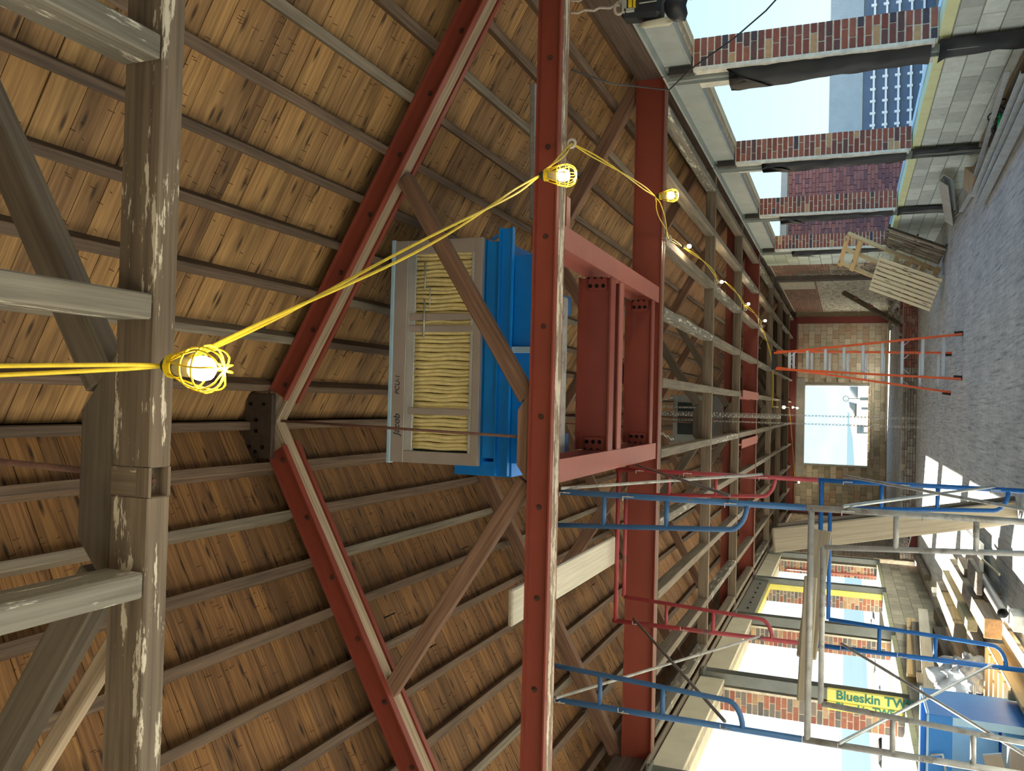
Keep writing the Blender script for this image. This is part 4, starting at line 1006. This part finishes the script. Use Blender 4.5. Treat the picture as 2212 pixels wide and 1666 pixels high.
# bags
for i, (c, s) in enumerate((((-3.24, 11.68, .38), .27), ((-2.98, 11.15, .32), .19))):
    mb = MB(); mb.ico(c, s, (.95, 1.1, 1.0), 4, .55)
    for v_i, p in enumerate(mb.v):
        q_ = noise.noise(V(p)*14); mb.v[v_i] = tuple(V(c) + (V(p)-V(c))*(1+.16*q_))
    mb.build('plastic_bag', 'bag', None, smooth=True, label='%s translucent white plastic bag slumped among the lumber' % ('larger' if i == 0 else 'smaller'), cat='bag', group='plastic bags')
MB().tube([(-3.2, 11.4, .34), (-3.25, 10.9, .40), (-3.42, 10.5, .42), (-3.40, 10.1, .40), (-3.25, 9.95, .43), (-3.1, 10.2, .42), (-2.95, 10.5, .38)], .014, 6).build('strap', 'bag', None, smooth=True, label='white plastic strap looped over the timber ends in front of the bags', cat='strap')
# grate
g = root('metal_grating', (-3.5, 24.5, .0), 'bright metal slatted rack lying by the far left corner', 'rack')
for k in range(9): beam('bar', (-3.55+.09*k, 23.4, .32-.02*k), (-3.45+.09*k, 25.0, .52-.02*k), .03, .02, 'grate', g)
beam('rail', (-3.6, 23.4, .3), (-2.8, 23.4, .12), .03, .03, 'grate', g); beam('rail', (-3.5, 24.98, .5), (-2.72, 24.98, .34), .03, .03, 'grate', g)
box('riser_block', -3.6, -3.1, 23.9, 24.4, 0, .2, 'dark_red', g)
# blue steel box, open towards the camera
g = root('job_box', (-3.4, 9.1, 0), 'open blue steel box at the lower left corner, pale lining and cardboard inside', 'box')
x0, x1, y0, y1, zt = -4.0+.06, -2.76, 8.7, 9.5, .985
box('side', x1-.02, x1, y0, y1, .06, zt, 'bin_blue', g); box('side', x0, x0+.02, y0, y1, .06, zt, 'bin_blue', g)
box('back', x0, x1, y1-.02, y1, .06, zt, 'bin_blue', g); box('bottom', x0, x1, y0, y1, .05, .07, 'bin_blue', g)
beam('rim', (x0, y1, zt), (x1, y1, zt), .04, .02, 'blue_film', g); beam('rim', (x0, y0, zt), (x1, y0, zt), .03, .02, 'blue_film', g); beam('rim', (x1, y0, zt), (x1, y1, zt), .04, .02, 'blue_film', g); box('top_band', x0, x1, y0-.012, y0, zt-.20, zt, 'bin_blue', g)
box('edge_band', x1-.07, x1, y0-.012, y0, .06, zt-.20, 'blue_film', g)
box('lining', x0+.03, x1-.03, y1-.05, y1-.03, .30, zt-.05, 'teal_lining', g)
MB().tube([(x1-.35, y0-.05, zt-.02), (x1-.33, y0-.05, zt-.12), (x1-.48, y0-.05, zt-.15)], .012, 8).build('handle', 'galv_dull', g, smooth=True)
for x in (x0+.08, x1-.08): box('runner', x-.05, x+.05, y0+.05, y1-.05, 0, .05, 'black_rubber', g)
g = root('cardboard_box', (-3.15, 9.1, .07), 'brown cardboard box with raised flap inside the open blue steel box', 'box')
box('carton', -3.42, -3.0, 8.85, 9.3, .07, .30, 'cardboard', g); beam('flap', (-3.40, 8.9, .36), (-3.10, 8.9, .44), .02, .16, 'cardboard', g)

# ---------------------------------------------------------------- power tool charger hung by ropes, cables
g = root('power_tool', (3.25, 6.6, 3.1), 'black and yellow power tool slung on a rope beside the right wall header', 'tool')
beam('body', (3.25, 6.62, 3.45), (3.22, 6.6, 3.12), .17, .30, 'tool_black', g, up=(1, 0, 0), bev=.03)
box('grey_panel', 3.12, 3.24, 6.50, 6.53, 3.40, 3.44, 'tool_grey', g); box('grey_panel', 3.12, 3.15, 6.50, 6.53, 3.34, 3.42, 'tool_grey', g)
box('yellow_latch', 3.15, 3.26, 6.49, 6.53, 3.355, 3.385, 'yellow', g); box('yellow_latch', 3.15, 3.26, 6.49, 6.53, 3.33, 3.345, 'yellow', g)
mb = MB(); mb.ico((3.14, 6.6, 3.02), .11, (1, 1, .9), 2, .6); mb.build('dark_cloth', 'tool_black', g, smooth=True)
mb = MB(); mb.ico((3.05, 6.62, 3.18), .06, (.5, .8, 2.4), 2, .9); mb.build('rag', 'cream', g, smooth=True)
for k in range(6): box('grille_slot', 3.14+.03*k, 3.15+.03*k, 6.505, 6.515, 3.16, 3.30, 'tool_grey', g) if k % 2 else None
mb = MB()
for (z, dx) in ((3.90, 0), (3.90, .10)): mb.tube([(3.20+dx+.01*sin(q_*2.1), 6.55, 3.46+(z-3.46)*q_/10) for q_ in range(11)], .010, 6)
mb.tube([(3.18+.05*cos(a), 6.55, 3.47+.04*sin(a)) for a in [.5*j for j in range(14)]], .012, 6)
mb.build('rope', 'rope', None, smooth=True, label='twisted pinkish rope holding the black power tool', cat='rope')
mb = MB().tube([(3.2, 6.6, 2.95), (3.22, 6.6, 2.86), (3.23, 6.6, 2.72), (3.27, 6.6, 2.60), (3.36, 6.6, 2.45), (3.42, 6.6, 2.30), (3.36, 6.6, 2.22), (3.26, 6.6, 2.18), (3.17, 6.62, 2.20), (3.06, 6.7, 2.35), (2.92, 6.8, 2.6), (2.86, 6.9, 2.78), (2.84, 7.1, 2.98), (2.83, 7.5, 3.25), (2.6, 6.6, 3.55), (2.5, 6.0, 3.68)], .0065, 6)
mb.build('black_cable', 'cable', None, smooth=True, label='dark cable looping against the sky below the hung power tool', cat='cable')
mb = MB(); mb.ico((3.2, 6.6, 2.90), .02, (1, 1, 1.6), 1, .5); mb.build('taped_joint', 'glove_pink', None, smooth=True, label='pinkish frayed knot on the cable against the sky', cat='knot')

# ---------------------------------------------------------------- outside
gd = root('ground', (0, 0, -.6), kind='structure')
mb = MB(); mb.add([(-33, -400, -.6), (400, -400, -.6), (400, 900, -.6), (-11, 900, -.6), (-11, 368, -.6), (-20, 200, -.6), (-26, 95, -.6), (-33, 60, -.6)], [(0, 1, 2, 3, 4, 5, 6, 7)]); mb.build('sand', 'sand', gd)
mb = MB(); mb.add([(-4000, -2000, -.7), (-10, -2000, -.7), (400, 4000, -.7), (-4000, 4000, -.7)], [(0, 1, 2, 3)]); mb.build('sea', 'sea', gd)
box('terrace', -9, 12, YEND+1, 75, -.6, .45, 'terrace', gd, bev=0)
g = root('street_clock', (.78, 60, .45), 'post clock standing on the terrace outside the far window', 'clock')
MB().tube([(.78, 60, .45), (.78, 60, 1.75)], .035, 8).build('post', 'silhouette', g); box('pedestal', .68, .88, 59.9, 60.1, .45, .95, 'silhouette', g)
MB().lathe([(.20, -.05), (.20, .05)], Matrix.Translation((.78, 59.95, 1.80)) @ frame((0, 0, 0), (0, -1, 0)), 18).build('clock_head', 'silhouette', g)
MB().lathe([(.16, .052), (.16, .06)], Matrix.Translation((.78, 59.95, 1.80)) @ frame((0, 0, 0), (0, -1, 0)), 18).build('dial', 'white_board', g)
g = root('bollard', (.14, 60, .45), 'short bollard on the terrace beside the street clock', 'bollard'); MB().tube([(.14, 60, .45), (.14, 60, .85)], .09, 8).build('post', 'silhouette', g)
g = root('bench', (-1.2, 60, .45), 'grey bench frame on the terrace seen through the far window', 'bench')
box('seat', -1.5, -.95, 59.8, 60.2, .68, .74, 'silhouette', g); box('leg', -1.48, -1.40, 59.85, 60.15, .45, .68, 'silhouette', g); box('leg', -1.05, -.97, 59.85, 60.15, .45, .68, 'silhouette', g); box('back', -1.5, -.95, 60.18, 60.22, .74, 1.1, 'silhouette', g)
for i, (x, y, s) in enumerate(((6, 220, 3), (12, 230, 4), (2, 240, 2.2))):
    mb = MB(); mb.ico((x, y, .0), s, (1.6, 1, .8), 2, .5); mb.build('shrub', 'silhouette', None, smooth=True, label='%s hazy shrub on the shore beyond the terrace' % ['middle', 'largest', 'smallest'][i], cat='shrub', group='hazy shrubs')
for i in range(22):
    y = 20+i*4.2+R.uniform(-1, 1); x = -12-R.uniform(0, 10); s = R.uniform(.25, .7)
    mb = MB(); mb.ico((x, y, -.6), s, (1.8, 1.8, .45), 2, .9); mb.build('beach_grass', 'scrap_dark' if i % 2 else 'rubble', None, label='dry scrubby tuft on the beach outside the left windows', cat='scrub', group='dry scrub on the beach')
# red brick wing outside, right
bw = root('brick_wing', (5, 21, 0), 'red brick wing outside the right windows with a pale coping', 'building')
box('body', 4.02, 5.8, 21.06, 26.5, -.6, 3.12, 'mortar', bw, bev=0)
mb = MB(); r_ = 0; z = -.5
while z < 3.08:
    x = 4.12 - (.11 if r_ % 2 else 0)
    while x < 5.7:
        wv = .22 if R.random() < .8 else .11; a, b_ = x+.006, x+wv-.006
        mb.box(a, b_, 21.0-R.uniform(0, .006), 21.05, z, z+.064); x += wv
    z += .075; r_ += 1
mb.build('bricks', 'brick_ext', bw, kind='stuff')
box('coping', 4.02, 5.9, 20.93, 26.6, 3.12, 3.27, 'coping', bw)
# wing clad in printed board and dark panels with white furring
sw = root('clad_wing', (12, 29, 0), 'neighbouring wing clad in grey sheathing above dark blue panels with white strips', 'building')
box('body', 6.5, 26, 29.05, 36, -.6, 2.38, 'conc', sw, bev=0)
for k in range(8): box('sheathing_board', 6.5+2.44*k+.004, 6.5+2.44*(k+1)-.004, 29.0, 29.06, 1.42, 2.42, 'sheathing', sw, bev=0)
for k in range(8): box('blue_panel', 6.5+2.44*k+.004, 6.5+2.44*(k+1)-.004, 28.99, 29.06, -.6, 1.40, 'slate_blue', sw, bev=0)
mb = MB(); nrm = 0
for ry in range(4):
    for k in range(46):
        x = 6.8+.42*k+(.2 if ry % 2 else 0); z = 1.56+.23*ry
        for q_ in range(3): mb.bar((x+.07*q_, 28.992, z), (x+.07*q_+.05, 28.992, z+.11), .016, .004, (0, -1, 0))
mb.build('printed_marks', 'sheath_print', sw, kind='stuff')
for i, z in enumerate((1.10, .745, .385, .03, -.32)):
    box('furring_strip', 6.5, 26, 28.93, 28.98, z-.03, z+.03, 'white_metal', sw, bev=0)
    for k in range(30):
        x = 6.7+.385*k
        if x > 18: break
        box('clip', x, x+.075, 28.91, 28.985, z-.055, z+.105, 'white_metal', sw, bev=0)
